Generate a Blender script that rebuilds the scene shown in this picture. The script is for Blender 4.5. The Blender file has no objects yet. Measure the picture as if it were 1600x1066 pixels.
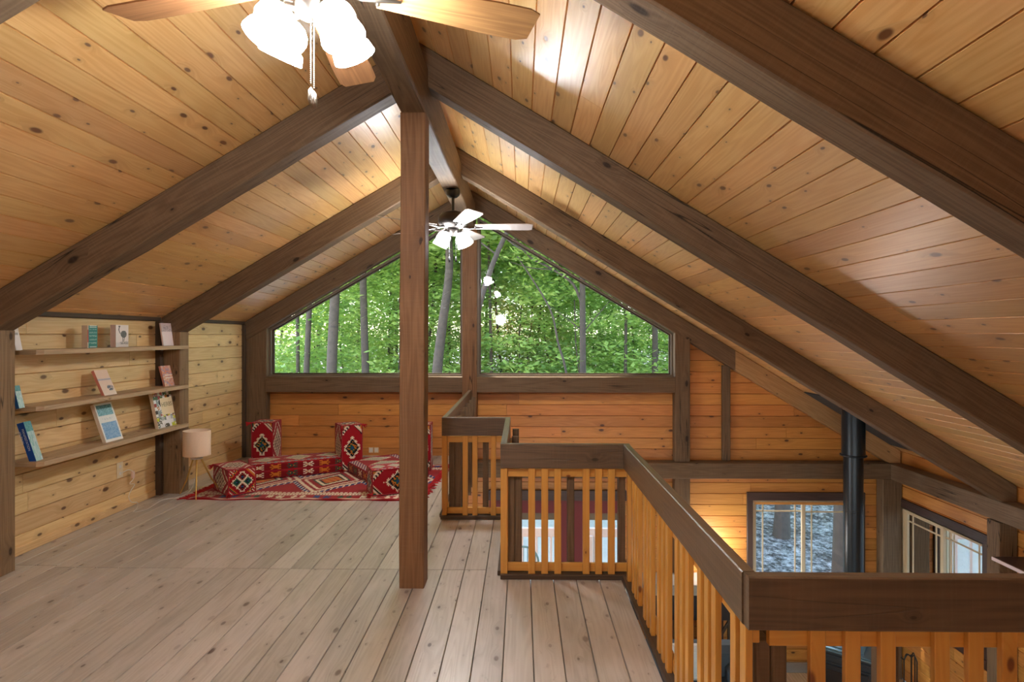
import bpy, math, random
import numpy as np
from mathutils import Vector, Matrix
R = random.Random(7)
S = bpy.context.scene
COL = S.collection

# ------------------------------------------------------------------ camera
cam_d = bpy.data.cameras.new('camera'); cam = bpy.data.objects.new('camera', cam_d); COL.objects.link(cam)
cam.location = (0, 0, 1.5); cam.rotation_euler = (math.radians(90), 0, 0.016)
cam_d.sensor_width = 36; cam_d.lens = 930 / 1600 * 36; cam_d.shift_y = -9 / 1600; cam_d.clip_start = 0.05; cam_d.clip_end = 300
S.camera = cam

# ------------------------------------------------------------------ sky, sun, exposure
W = bpy.data.worlds.new('sky'); S.world = W; W.use_nodes = True
wn = W.node_tree; wn.nodes.clear()
sky = wn.nodes.new('ShaderNodeTexSky'); sky.sky_type = 'NISHITA'
sky.sun_disc = False; sky.sun_elevation = math.radians(52); sky.sun_rotation = math.radians(-45); sky.altitude = 300; sky.dust_density = 1.5
bg = wn.nodes.new('ShaderNodeBackground'); bg.inputs['Strength'].default_value = 0.85
wo = wn.nodes.new('ShaderNodeOutputWorld')
wn.links.new(sky.outputs[0], bg.inputs[0]); wn.links.new(bg.outputs[0], wo.inputs[0])
sun_d = bpy.data.lights.new('sun', 'SUN'); sun_d.energy = 10.0; sun_d.angle = math.radians(1.0); sun_d.color = (1, .95, .86)
sun = bpy.data.objects.new('sun', sun_d); COL.objects.link(sun); sun.location = (-10, -20, 30)
sun.rotation_euler = Vector((-0.42, 0.40, 1.0)).to_track_quat('Z', 'Y').to_euler()
S.view_settings.view_transform = 'Standard'; S.view_settings.look = 'None'; S.view_settings.gamma = 1
S.view_settings.use_curve_mapping = False; S.view_settings.exposure = 1.0
S.cycles.max_bounces = 9; S.cycles.diffuse_bounces = 6; S.cycles.glossy_bounces = 4; S.cycles.transparent_max_bounces = 24
S.cycles.transmission_bounces = 6; S.cycles.sample_clamp_indirect = 8; S.cycles.caustics_reflective = False; S.cycles.caustics_refractive = False

LAMP = 75.0            # emission of the lit glass shades

# ------------------------------------------------------------------ house numbers (metres, loft floor at z = 0)
RX = -0.64; TL = 0.587; TR = 0.61; ZU = 3.05; DC = 0.243
XL, XR, YF, YB, ZD = -3.43, 4.60, 7.40, -2.6, -2.65
def UZ(x): return ZU - (TL * (RX - x) if x < RX else TR * (x - RX))
def CZ(x): return UZ(x) + DC
BENTS = [-0.28, 1.69, 3.60, 5.58, 7.30]

# ------------------------------------------------------------------ material helpers
def srgb(r, g, b): return tuple(((c / 255 / 12.92) if c / 255 <= .04045 else ((c / 255 + .055) / 1.055) ** 2.4) for c in (r, g, b)) + (1,)
class NT:
    def __init__(s, name):
        s.m = bpy.data.materials.new(name); s.m.use_nodes = True; s.t = s.m.node_tree; s.t.nodes.clear()
        s.out = s.n('ShaderNodeOutputMaterial')
    def n(s, ty, **k):
        x = s.t.nodes.new(ty)
        for a, v in k.items(): setattr(x, a, v)
        return x
    def l(s, a, b): s.t.links.new(a, b)
    def set(s, sock, v):
        if hasattr(v, 'is_output'): s.l(v, sock)
        else: sock.default_value = v
    def math(s, op, a, b=0.0, c=0.0, clamp=False):
        x = s.n('ShaderNodeMath', operation=op, use_clamp=clamp)
        for i, v in enumerate((a, b, c)): s.set(x.inputs[i], v)
        return x.outputs[0]
    def mix(s, f, a, b, mode='MIX'):
        x = s.n('ShaderNodeMix', data_type='RGBA', blend_type=mode)
        s.set(x.inputs[0], f); s.set(x.inputs[6], a); s.set(x.inputs[7], b); return x.outputs[2]
    def noise(s, vec, scale=1, detail=3, rough=.55, dist=0):
        x = s.n('ShaderNodeTexNoise'); s.set(x.inputs['Vector'], vec); x.inputs['Scale'].default_value = scale
        x.inputs['Detail'].default_value = detail; x.inputs['Roughness'].default_value = rough; x.inputs['Distortion'].default_value = dist
        return x.outputs[0]
    def ramp(s, f, stops):
        x = s.n('ShaderNodeValToRGB'); s.set(x.inputs[0], f); e = x.color_ramp.elements
        while len(e) > 1: e.remove(e[-1])
        e[0].position, e[0].color = stops[0]
        for p, c in stops[1:]:
            k = e.new(p); k.color = c
        return x.outputs[0]
    def sstep(s, f, a, b):
        x = s.n('ShaderNodeMapRange', interpolation_type='SMOOTHSTEP'); s.set(x.inputs[0], f)
        x.inputs[1].default_value = a; x.inputs[2].default_value = b; return x.outputs[0]
    def vec(s, a, b, c=0.0):
        x = s.n('ShaderNodeCombineXYZ')
        for i, v in enumerate((a, b, c)): s.set(x.inputs[i], v)
        return x.outputs[0]
    def bsdf(s, **k):
        b = s.n('ShaderNodeBsdfPrincipled')
        for a, v in k.items(): s.set(b.inputs[a.replace('_', ' ')], v)
        s.l(b.outputs[0], s.out.inputs[0]); return b
    def bump(s, h, strength=.3, dist=.002):
        x = s.n('ShaderNodeBump'); s.set(x.inputs['Height'], h); x.inputs['Strength'].default_value = strength; x.inputs['Distance'].default_value = dist
        return x.outputs[0]

def wood(name, light, mid, knot=(.10, .045, .02, 1), rough=.42, spec=.45, coat=0.0, knots=.55, vary=.35, grain=1.0, bump=.25, cracks=0.0, wear=None, ksize=1.0, blotch=.3):
    """board or timber: UV u runs along the grain in metres, v across"""
    t = NT(name); uv = t.n('ShaderNodeUVMap'); sp = t.n('ShaderNodeSeparateXYZ'); t.l(uv.outputs[0], sp.inputs[0])
    u, v = sp.outputs[0], sp.outputs[1]
    rnd = t.n('ShaderNodeNewGeometry').outputs['Random Per Island']
    rz = t.math('MULTIPLY', rnd, 37.0)
    # knots: bend the grain around them
    vo = t.n('ShaderNodeTexVoronoi', voronoi_dimensions='2D', feature='F1'); vo.inputs['Scale'].default_value = 1; vo.inputs['Randomness'].default_value = .95
    t.l(t.vec(t.math('MULTIPLY', u, 4.4), t.math('MULTIPLY', v, 9.0), 0.0), vo.inputs['Vector'])
    sc = t.n('ShaderNodeSeparateColor'); t.l(vo.outputs['Color'], sc.inputs[0])
    keep = t.math('GREATER_THAN', knots, sc.outputs[0])
    size = t.math('MULTIPLY_ADD', t.math('MULTIPLY', sc.outputs[1], sc.outputs[1]), .13 * ksize, .032 * ksize)
    kd = t.math('DIVIDE', vo.outputs['Distance'], size)
    near = t.math('MULTIPLY', t.math('SUBTRACT', 1.0, t.sstep(kd, .6, 4.5)), keep)
    warp = t.math('MULTIPLY', near, .035)
    v2 = t.math('ADD', v, warp)
    fine = t.noise(t.vec(t.math('MULTIPLY', u, 3.5), t.math('MULTIPLY', v2, 150), rz), 1, 3)
    broad = t.noise(t.vec(t.math('MULTIPLY', u, .55), t.math('MULTIPLY', v2, 9), rz), 1, 2)
    rings = t.math('MULTIPLY_ADD', t.math('SINE', t.math('MULTIPLY', broad, 75)), .5, .5)
    blot = t.noise(t.vec(t.math('MULTIPLY', u, 1.6), t.math('MULTIPLY', v, 5), rz), 1, 3)
    g = t.math('MULTIPLY_ADD', rings, .33 * grain, t.math('MULTIPLY', fine, .55 * grain))
    g = t.math('MULTIPLY_ADD', blot, blotch, g, clamp=True)
    col = t.mix(g, light, mid)
    h = t.n('ShaderNodeHueSaturation'); t.l(col, h.inputs['Color'])
    t.l(t.math('MULTIPLY_ADD', rnd, vary, 1 - vary / 2), h.inputs['Value'])
    t.l(t.math('MULTIPLY_ADD', t.math('FRACT', t.math('MULTIPLY', rnd, 7.3)), .014, .493), h.inputs['Hue'])
    col = h.outputs[0]
    halo = t.math('MULTIPLY', near, .28)
    col = t.mix(halo, col, t.mix(.5, mid, knot))
    core = t.math('MULTIPLY', t.math('SUBTRACT', 1.0, t.sstep(kd, .55, 1.15)), keep)
    col = t.mix(t.math('MULTIPLY', core, .9), col, knot)
    hgt = t.math('MULTIPLY_ADD', fine, .6, t.math('MULTIPLY', rings, .2))
    if cracks:
        cn = t.noise(t.vec(t.math('MULTIPLY', u, .45), t.math('MULTIPLY', v, 13), rz), 1, 1)
        cl = t.math('ABSOLUTE', t.math('SUBTRACT', cn, .5))
        cg = t.noise(t.vec(t.math('MULTIPLY', u, 1.1), t.math('MULTIPLY', v, 3), t.math('ADD', rz, 5)), 1, 1)
        cm = t.math('MULTIPLY', t.math('SUBTRACT', 1.0, t.sstep(cl, .0, .010)), t.sstep(cg, .46, .6))
        col = t.mix(t.math('MULTIPLY', cm, cracks), col, (.008, .005, .003, 1)); hgt = t.math('SUBTRACT', hgt, t.math('MULTIPLY', cm, 1.5))
        saw = t.noise(t.vec(t.math('MULTIPLY', u, 130), t.math('MULTIPLY', v, 6), rz), 1, 2)
        hgt = t.math('MULTIPLY_ADD', saw, .5, hgt)
        col = t.mix(t.math('MULTIPLY', t.sstep(saw, .45, .75), .05), col, t.mix(.5, light, (.5, .42, .33, 1)))
    if wear:
        wx = t.noise(t.vec(t.math('MULTIPLY', u, 1.1), t.math('MULTIPLY', v, 3.5), t.math('ADD', rz, 9)), 1, 4, .65)
        col = t.mix(t.math('MULTIPLY', t.sstep(wx, .42, .66), wear[0]), col, wear[1])
        nl = t.noise(t.vec(t.math('MULTIPLY', u, 14), t.math('MULTIPLY', v, 30), rz), 1, 3)
        col = t.mix(t.math('MULTIPLY', t.sstep(nl, .62, .78), .35), col, (.10, .06, .04, 1))
    b = t.bsdf(Base_Color=col, Roughness=t.math('MULTIPLY_ADD', fine, .12, rough - .05), Specular_IOR_Level=spec)
    b.inputs['Coat Weight'].default_value = coat; b.inputs['Coat Roughness'].default_value = .36; b.inputs['Coat IOR'].default_value = 1.65
    t.l(t.bump(hgt, bump, .0025), b.inputs['Normal'])
    return t.m

def plain(name, col, rough=.5, metal=0.0, spec=.5, coat=0.0, noise=0.0, nscale=60, sheen=0.0):
    t = NT(name); c = col
    if noise:
        tc = t.n('ShaderNodeTexCoord'); f = t.noise(tc.outputs['Object'], nscale, 3)
        c = t.mix(f, tuple(x * (1 - noise) for x in col[:3]) + (1,), tuple(min(1, x * (1 + noise)) for x in col[:3]) + (1,))
    b = t.bsdf(Base_Color=c, Roughness=rough, Metallic=metal, Specular_IOR_Level=spec)
    b.inputs['Coat Weight'].default_value = coat; b.inputs['Sheen Weight'].default_value = sheen
    if noise: t.l(t.bump(f, .3, .002), b.inputs['Normal'])
    return t.m
def emit(name, col, st):
    t = NT(name); e = t.n('ShaderNodeEmission'); e.inputs[0].default_value = col; e.inputs[1].default_value = st; t.l(e.outputs[0], t.out.inputs[0]); return t.m
def woven(name, bump=.5):
    t = NT(name); a = t.n('ShaderNodeAttribute', attribute_name='Col'); tc = t.n('ShaderNodeTexCoord')
    f = t.noise(tc.outputs['Object'], 260, 2); c = t.mix(.35, a.outputs['Color'], t.mix(f, (.25, .25, .25, 1), (1, 1, 1, 1)), 'MULTIPLY')
    b = t.bsdf(Base_Color=c, Roughness=.9, Specular_IOR_Level=.2); b.inputs['Sheen Weight'].default_value = .15
    t.l(t.bump(f, bump, .002), b.inputs['Normal']); return t.m
def printed(name):
    t = NT(name); a = t.n('ShaderNodeAttribute', attribute_name='Col')
    t.bsdf(Base_Color=a.outputs['Color'], Roughness=.38, Specular_IOR_Level=.4); return t.m
def glass(name, tint=(.97, .985, .98, 1)):
    t = NT(name); tr = t.n('ShaderNodeBsdfTransparent'); tr.inputs[0].default_value = tint
    gl = t.n('ShaderNodeBsdfGlossy'); gl.inputs['Roughness'].default_value = .02
    fr = t.n('ShaderNodeFresnel'); fr.inputs[0].default_value = 1.5
    mx = t.n('ShaderNodeMixShader'); t.l(fr.outputs[0], mx.inputs[0]); t.l(tr.outputs[0], mx.inputs[1]); t.l(gl.outputs[0], mx.inputs[2]); t.l(mx.outputs[0], t.out.inputs[0]); return t.m
def leafmat(name, c1, c2):
    t = NT(name); rnd = t.n('ShaderNodeNewGeometry').outputs['Random Per Island']
    oi = t.n('ShaderNodeObjectInfo').outputs['Random']
    f = t.math('MULTIPLY_ADD', rnd, .7, t.math('MULTIPLY', oi, .3))
    c = t.mix(f, c1, c2)
    d = t.n('ShaderNodeBsdfDiffuse'); t.l(c, d.inputs[0]); tl = t.n('ShaderNodeBsdfTranslucent'); t.l(t.mix(.5, c, (.45, .62, .08, 1)), tl.inputs[0])
    g = t.n('ShaderNodeBsdfGlossy'); g.inputs['Roughness'].default_value = .35; g.inputs[0].default_value = (.9, .95, 1, 1)
    m1 = t.n('ShaderNodeMixShader'); m1.inputs[0].default_value = .5; t.l(d.outputs[0], m1.inputs[1]); t.l(tl.outputs[0], m1.inputs[2])
    m2 = t.n('ShaderNodeMixShader'); m2.inputs[0].default_value = .07; t.l(m1.outputs[0], m2.inputs[1]); t.l(g.outputs[0], m2.inputs[2])
    t.l(m2.outputs[0], t.out.inputs[0]); return t.m

M = {}
M['ceiling'] = wood('pine_ceiling_boards', srgb(240, 200, 136), srgb(212, 156, 86), knot=srgb(92, 48, 22), rough=.34, spec=.7, coat=.8, knots=.42, vary=.30)
M['wall_l'] = wood('pine_wall_boards', srgb(242, 214, 160), srgb(214, 174, 116), knot=srgb(88, 50, 24), rough=.42, spec=.45, coat=.2, knots=.55, vary=.26, ksize=1.15)
M['wall_f'] = wood('cedar_wall_boards', srgb(224, 160, 86), srgb(188, 122, 54), knot=srgb(70, 30, 12), rough=.4, spec=.5, coat=.2, knots=.36, vary=.34)
M['floor'] = wood('worn_pine_floor', srgb(198, 192, 182), srgb(160, 150, 138), knot=srgb(70, 48, 34), rough=.36, spec=.6, coat=.35, knots=.62, vary=.32, wear=(.55, srgb(200, 190, 182)), ksize=.9, blotch=.35)
M['timber'] = wood('rough_sawn_timber', srgb(130, 108, 82), srgb(90, 72, 52), knot=srgb(36, 24, 17), rough=.62, spec=.3, knots=.10, vary=.10, cracks=.9, bump=.6, ksize=1.5)
M['timber_new'] = wood('new_timber', srgb(198, 160, 112), srgb(160, 120, 76), knot=srgb(60, 40, 24), rough=.55, spec=.35, knots=.2, vary=.1, cracks=.6, bump=.4)
M['timber_lit'] = wood('lit_post_timber', srgb(156, 130, 96), srgb(118, 94, 66), knot=srgb(56, 40, 26), rough=.6, spec=.3, knots=.3, vary=.08, cracks=.7, bump=.5)  # the weathered timber again, paler to imitate lit post faces
M['post'] = wood('brown_post_timber', srgb(150, 114, 78), srgb(110, 78, 50), knot=srgb(50, 30, 18), rough=.6, spec=.3, knots=.15, vary=.06, cracks=.9, bump=.6, ksize=1.2)
M['rail'] = wood('handrail_timber', srgb(118, 96, 72), srgb(78, 62, 46), knot=srgb(40, 26, 16), rough=.4, spec=.5, coat=.35, knots=.2, vary=.12, cracks=.3, bump=.5)
M['baluster'] = wood('orange_pine_baluster', srgb(222, 172, 84), srgb(200, 138, 52), knot=srgb(110, 50, 14), rough=.4, spec=.5, coat=.2, knots=.25, vary=.2, grain=.7)
M['shelf'] = wood('weathered_shelf_plank', srgb(204, 182, 146), srgb(164, 138, 104), knot=srgb(70, 48, 32), rough=.55, spec=.35, knots=.3, vary=.12)
M['trim'] = wood('dark_trim', srgb(92, 76, 58), srgb(64, 50, 38), rough=.55, spec=.35, knots=.05, vary=.1)
M['wintrim'] = wood('dark_window_trim', srgb(84, 66, 60), srgb(56, 40, 34), rough=.4, spec=.5, knots=.05, vary=.1)
M['bladewood'] = wood('fan_blade_veneer', srgb(196, 146, 96), srgb(142, 96, 58), rough=.4, spec=.5, knots=0, vary=.05, bump=.05)
M['frame_grey'] = plain('grey_window_frame', srgb(120, 108, 92), .45, spec=.4)
M['vinyl'] = plain('almond_vinyl', srgb(214, 196, 164), .4)
M['glass'] = glass('window_glass')
M['maroon'] = plain('maroon_panel', srgb(112, 40, 46), .5)
M['black'] = plain('black_metal', srgb(26, 26, 28), .38, spec=.6)
M['bronze'] = plain('brushed_nickel', srgb(150, 142, 132), .3, metal=1)
M['bronzedk'] = plain('dark_bronze', srgb(52, 46, 42), .4, metal=.7)
M['pipe'] = plain('black_stove_pipe', srgb(32, 42, 48), .3, spec=.6, metal=.35)
M['stove'] = plain('black_cast_iron', srgb(30, 36, 40), .32, spec=.6, coat=.3)
M['shadeglow'] = emit('lit_frosted_glass', (.93, .96, 1.0, 1), LAMP)
M['globe'] = emit('lit_white_globe', (1.0, .95, .90, 1), 10)
M['linen'] = plain('linen_shade', srgb(226, 200, 172), .85, noise=.12, nscale=180)
M['brass'] = plain('brushed_brass', srgb(206, 168, 96), .32, metal=.85)
M['white'] = plain('white_plastic', srgb(226, 222, 214), .4)
M['cream'] = plain('cream_plastic', srgb(226, 210, 176), .4)
M['page'] = plain('book_pages', srgb(222, 210, 188), .8)
M['red'] = plain('red_wool', srgb(176, 22, 30), .9, noise=.25, nscale=200)
M['redpiping'] = plain('dark_red_piping', srgb(150, 22, 40), .8)
M['kilim'] = woven('kilim_weave')
M['print'] = printed('printed_cover')
M['slate'] = plain('slate_upholstery', srgb(70, 78, 84), .85, noise=.15, nscale=120)
M['greycush'] = plain('light_grey_cushion', srgb(196, 196, 190), .85, noise=.1)
M['consolegrey'] = plain('grey_table_top', srgb(150, 146, 138), .5, noise=.08)
M['bark'] = plain('grey_brown_bark', srgb(76, 66, 57), .95, noise=.45, nscale=9)
M['leaf'] = leafmat('green_leaves', srgb(128, 164, 74), srgb(206, 228, 138))
M['leafd'] = leafmat('deep_green_leaves', srgb(96, 138, 74), srgb(170, 200, 126))
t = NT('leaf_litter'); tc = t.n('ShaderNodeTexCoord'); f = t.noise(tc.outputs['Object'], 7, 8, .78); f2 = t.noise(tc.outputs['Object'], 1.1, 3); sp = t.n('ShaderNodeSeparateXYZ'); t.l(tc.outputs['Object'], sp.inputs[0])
sunlit_mask = t.math('MULTIPLY', t.math('SUBTRACT', 1.0, t.sstep(sp.outputs[0], 2.5, 4.2)), t.math('SUBTRACT', 1.0, t.sstep(sp.outputs[1], 15, 22)))  # pale ground colour here stands in for sunlight beyond the deck
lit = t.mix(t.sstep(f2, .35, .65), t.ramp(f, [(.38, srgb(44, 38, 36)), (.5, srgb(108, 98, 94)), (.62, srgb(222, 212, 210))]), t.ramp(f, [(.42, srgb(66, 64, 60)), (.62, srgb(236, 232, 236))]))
b = t.bsdf(Base_Color=t.mix(sunlit_mask, lit, t.mix(f, srgb(226, 222, 206), srgb(250, 248, 240))), Roughness=.95); t.l(t.bump(f, 1, .15), b.inputs['Normal']); M['litter'] = t.m
M['deck'] = plain('pale_deck_paint', srgb(206, 198, 192), .6, noise=.06)
M['teal'] = plain('teal_paint', srgb(92, 132, 136), .5)
M['floor_low'] = wood('lower_floor_boards', srgb(224, 196, 160), srgb(180, 142, 104), rough=.4, spec=.5, knots=.3, vary=.15)
M['baseb'] = plain('grey_baseboard', srgb(150, 142, 132), .5, noise=.1)

# ------------------------------------------------------------------ mesh builder
class MB:
    def __init__(s): s.v = []; s.f = []; s.uv = []; s.mi = []; s.col = []; s.sm = []
    def face(s, pts, uvs=None, mi=0, col=None, smooth=False):
        k = len(s.v); s.v += [tuple(p) for p in pts]; s.f.append(tuple(range(k, k + len(pts))))
        s.uv.append(uvs or [(0, 0)] * len(pts)); s.mi.append(mi); s.col.append(col); s.sm.append(smooth)
    def idx(s, verts, faces, uvs=None, mi=0, col=None, smooth=False):
        k = len(s.v); s.v += [tuple(p) for p in verts]
        for j, f in enumerate(faces):
            s.f.append(tuple(k + i for i in f)); s.uv.append([uvs[i] for i in f] if uvs else [(0, 0)] * len(f))
            s.mi.append(mi); s.col.append(col[j] if isinstance(col, list) else col); s.sm.append(smooth)
        return s
    def box(s, lo, hi, mi=0, axis=None, ch=0.0):
        lo = Vector(lo); hi = Vector(hi); d = hi - lo
        ax = axis if axis is not None else max(range(3), key=lambda i: d[i])
        o = [i for i in range(3) if i != ax]
        p0 = (lo + hi) / 2; p0[ax] = lo[ax]; p1 = p0.copy(); p1[ax] = hi[ax]
        up = Vector((0, 0, 0)); up[o[1]] = 1
        return s.bar(p0, p1, d[o[0]], d[o[1]], up, mi, ch, 1)
    def bar(s, p0, p1, w, h, up=(0, 0, 1), mi=0, ch=0.004, n=1, wob=0.0, endcut=None):
        """timber with octagonal (chamfered) section; w sideways, h along up; UV u along the length"""
        p0 = Vector(p0); p1 = Vector(p1); ax = (p1 - p0); L = ax.length; ax = ax / L
        up = Vector(up); up = (up - ax * up.dot(ax)); up.normalize(); sd = ax.cross(up)
        c = min(ch, w * .3, h * .3)
        if c > 0: prof = [(-w/2 + c, -h/2), (w/2 - c, -h/2), (w/2, -h/2 + c), (w/2, h/2 - c), (w/2 - c, h/2), (-w/2 + c, h/2), (-w/2, h/2 - c), (-w/2, -h/2 + c)]
        else: prof = [(-w/2, -h/2), (w/2, -h/2), (w/2, h/2), (-w/2, h/2)]
        m = len(prof); acc = [0]
        for i in range(m):
            a, b2 = prof[i], prof[(i + 1) % m]; acc.append(acc[-1] + math.hypot(a[0] - b2[0], a[1] - b2[1]))
        ou, ov = R.random() * 40, R.random() * 40
        V = []; UVs = []
        for k in range(n + 1):
            q = p0.lerp(p1, k / n); jx = (R.random() - .5) * wob; jz = (R.random() - .5) * wob
            for i, (a, b2) in enumerate(prof):
                e = 0
                if endcut is not None and k in (0, n): e = (endcut[0] if k == 0 else endcut[1]) * b2
                V.append(q + sd * (a + jx * (1 if a > 0 else .3)) + up * (b2 + jz * (1 if b2 < 0 else 0)) + ax * e)
        k0 = len(s.v); s.v += [tuple(x) for x in V]
        for k in range(n):
            for i in range(m):
                j = (i + 1) % m
                s.f.append((k0 + k*m + i, k0 + k*m + j, k0 + (k+1)*m + j, k0 + (k+1)*m + i))
                u0, u1 = ou + L * k / n, ou + L * (k + 1) / n
                s.uv.append([(u0, ov + acc[i]), (u0, ov + acc[i+1]), (u1, ov + acc[i+1]), (u1, ov + acc[i])]); s.mi.append(mi); s.col.append(None); s.sm.append(False)
        for base, rev in ((k0, True), (k0 + n*m, False)):
            f = [base + i for i in range(m)]; uvs = [(ou + prof[i][0], ov + prof[i][1]) for i in range(m)]
            if rev: f.reverse(); uvs.reverse()
            s.f.append(tuple(f)); s.uv.append(uvs); s.mi.append(mi); s.col.append(None); s.sm.append(False)
        return s
    def board(s, O, U, V, N, a0, a1, b0, b1, v0, v1, th, ch=.004, mi=0):
        """one board on plane (O,U,V), face towards N: u from a0..a1 at v0, b0..b1 at v1"""
        O, U, V, N = map(Vector, (O, U, V, N)); ou, ov = R.random() * 60, R.random() * 60
        def P(u, v, n): return O + U * u + V * v + N * n
        ring = [(a0, v0), (a1, v0), (b1, v1), (b0, v1)]
        inn = [(a0 + ch*.3, v0 + ch), (a1 - ch*.3, v0 + ch), (b1 - ch*.3, v1 - ch), (b0 + ch*.3, v1 - ch)]
        vs = [P(u, v, 0) for u, v in inn] + [P(u, v, -ch * 3.0) for u, v in ring] + [P(u, v, -th) for u, v in ring]
        uvs = [(ou + u, ov + v) for u, v in inn] + [(ou + u, ov + v) for u, v in ring] * 2
        fs = [(0, 1, 2, 3)] + [(4 + i, 4 + (i+1) % 4, (i+1) % 4, i) for i in range(4)] + [(8 + i, 8 + (i+1) % 4, 4 + (i+1) % 4, 4 + i) for i in range(4)] + [(11, 10, 9, 8)]
        if U.cross(V).dot(N) < 0: fs = [tuple(reversed(f)) for f in fs]
        s.idx(vs, fs, uvs, mi)
    def tube(s, pts, r, n=8, mi=0, caps=True, smooth=True):
        pts = [Vector(p) for p in pts]; rr = r if isinstance(r, (list, tuple)) else [r] * len(pts)
        V = []; prev = None
        for i, p in enumerate(pts):
            d = (pts[min(i+1, len(pts)-1)] - pts[max(i-1, 0)]).normalized()
            if prev is None: a = d.orthogonal().normalized()
            else: a = (prev - d * prev.dot(d)).normalized()
            prev = a; b = d.cross(a)
            for k in range(n):
                t_ = 2 * math.pi * k / n; V.append(p + (a * math.cos(t_) + b * math.sin(t_)) * rr[i])
        L = len(pts); F = [(i*n + k, i*n + (k+1) % n, (i+1)*n + (k+1) % n, (i+1)*n + k) for i in range(L-1) for k in range(n)]
        uv = [(i * .1, (k / n)) for i in range(L) for k in range(n)]
        s.idx(V, F, uv, mi, smooth=smooth)
        if caps: s.idx([V[k] for k in range(n)], [tuple(reversed(range(n)))], mi=mi); s.idx([V[(L-1)*n + k] for k in range(n)], [tuple(range(n))], mi=mi)
        return s
    def lathe(s, prof, c=(0, 0, 0), axis=(0, 0, 1), n=24, mi=0, smooth=True):
        c = Vector(c); ax = Vector(axis).normalized(); a = ax.orthogonal().normalized(); b = ax.cross(a); V = []
        for r, z in prof:
            for k in range(n):
                t_ = 2 * math.pi * k / n; V.append(c + ax * z + (a * math.cos(t_) + b * math.sin(t_)) * r)
        L = len(prof); F = [(i*n + k, i*n + (k+1) % n, (i+1)*n + (k+1) % n, (i+1)*n + k) for i in range(L-1) for k in range(n)]
        return s.idx(V, F, None, mi, smooth=smooth)
    def build(s, name, mats, parent=None, loc=None, weld=False):
        me = bpy.data.meshes.new(name); me.from_pydata(s.v, [], s.f)
        for m in (mats if isinstance(mats, (list, tuple)) else [mats]): me.materials.append(m)
        ul = me.uv_layers.new(name='UVMap'); flat = [c for f in s.uv for p in f for c in p]; ul.data.foreach_set('uv', flat)
        me.polygons.foreach_set('material_index', s.mi); me.polygons.foreach_set('use_smooth', s.sm)
        if any(c is not None for c in s.col):
            ca = me.color_attributes.new('Col', 'FLOAT_COLOR', 'CORNER'); arr = []
            for f, c in zip(s.f, s.col): arr += list(c or (1, 1, 1, 1)) * len(f)
            ca.data.foreach_set('color', arr)
        if weld:
            import bmesh
            bm = bmesh.new(); bm.from_mesh(me); bmesh.ops.remove_doubles(bm, verts=bm.verts, dist=1e-5); bmesh.ops.recalc_face_normals(bm, faces=bm.faces); bm.to_mesh(me); bm.free()
        me.update(); o = bpy.data.objects.new(name, me); COL.objects.link(o)
        if parent: o.parent = parent
        if loc: o.location = loc
        return o
def tag(o, label, cat, group=None, kind=None):
    o['label'] = label; o['category'] = cat
    if group: o['group'] = group
    if kind: o['kind'] = kind
    return o
def struct(o, label=None, cat=None):
    o['kind'] = 'structure'
    if label: o['label'] = label
    if cat: o['category'] = cat
    return o
def thing(name, label, cat, loc=(0, 0, 0), rz=0, group=None):
    o = bpy.data.objects.new(name, None); COL.objects.link(o); o.location = loc; o.rotation_euler = (0, 0, rz); o.empty_display_size = .1
    return tag(o, label, cat, group)
def copy_tree(o, parent=None):
    c = o.copy(); COL.objects.link(c)
    if parent: c.parent = parent
    for ch in list(o.children): copy_tree(ch, c)
    return c

# ================================================================== LARGE STRUCTURE
PITCH = .137
# --- ceiling boards, running along Y
def ceiling_side(name, sign):
    t_ = TL if sign < 0 else TR; slope = math.sqrt(1 + t_ * t_); V = Vector((sign / slope, 0, -t_ / slope)); U = Vector((0, 1, 0))
    O = Vector((RX, 0, ZU + DC)); N = Vector((-sign * t_, 0, -1)).normalized()
    end = ((RX - XL) if sign < 0 else (XR - RX)) * slope + .25
    mb = MB(); v = 0
    while v < end:
        v1 = min(v + PITCH, end); cuts = [YB - .3] + [b_ + .075 for b_ in BENTS if R.random() < .4] + ([R.uniform(2, 5.4)] if R.random() < .07 else []) + [7.95]; cuts.sort()
        for a, b_ in zip(cuts, cuts[1:]): mb.board(O, U, V, N, a, b_, a, b_, v, v1, .035, .004)
        v = v1
    o = mb.build(name, M['ceiling']); struct(o, 'sloping pine board ceiling on the %s side of the ridge' % ('left' if sign < 0 else 'right'), 'ceiling')
ceiling_side('ceiling', -1); ceiling_side('ceiling', 1)

# --- loft floor boards along Y
mb = MB(); xs = .615; x = xs
while x > XL: x -= .14
while x < XR:
    x0 = max(x, XL - .02); x1 = min(x + .14, XR); xc = (x0 + x1) / 2
    yend = 7.42 if xc < -.645 else 4.86 if xc < -.085 else 3.66 if xc < .62 else 1.66
    cuts = [YB]
    if xc < -.23: cuts += [3.80 + (.0 if xc > -3 else .03)]
    elif R.random() < .6: cuts += [R.uniform(.2, 1.2)]
    cuts.append(yend)
    if xc < -.645 and R.random() < .25: cuts.insert(-1, R.uniform(5, 6.8))
    for a, b_ in zip(cuts, cuts[1:]): mb.board((0, 0, 0), (0, 1, 0), (1, 0, 0), (0, 0, 1), a + .003, b_ - .003, a + .003, b_ - .003, x0 + .001, x1 - .001, .04, .0028)
    x += .14
struct(mb.build('floor', M['floor']), 'worn pine plank floor of the loft', 'floor')
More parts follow.
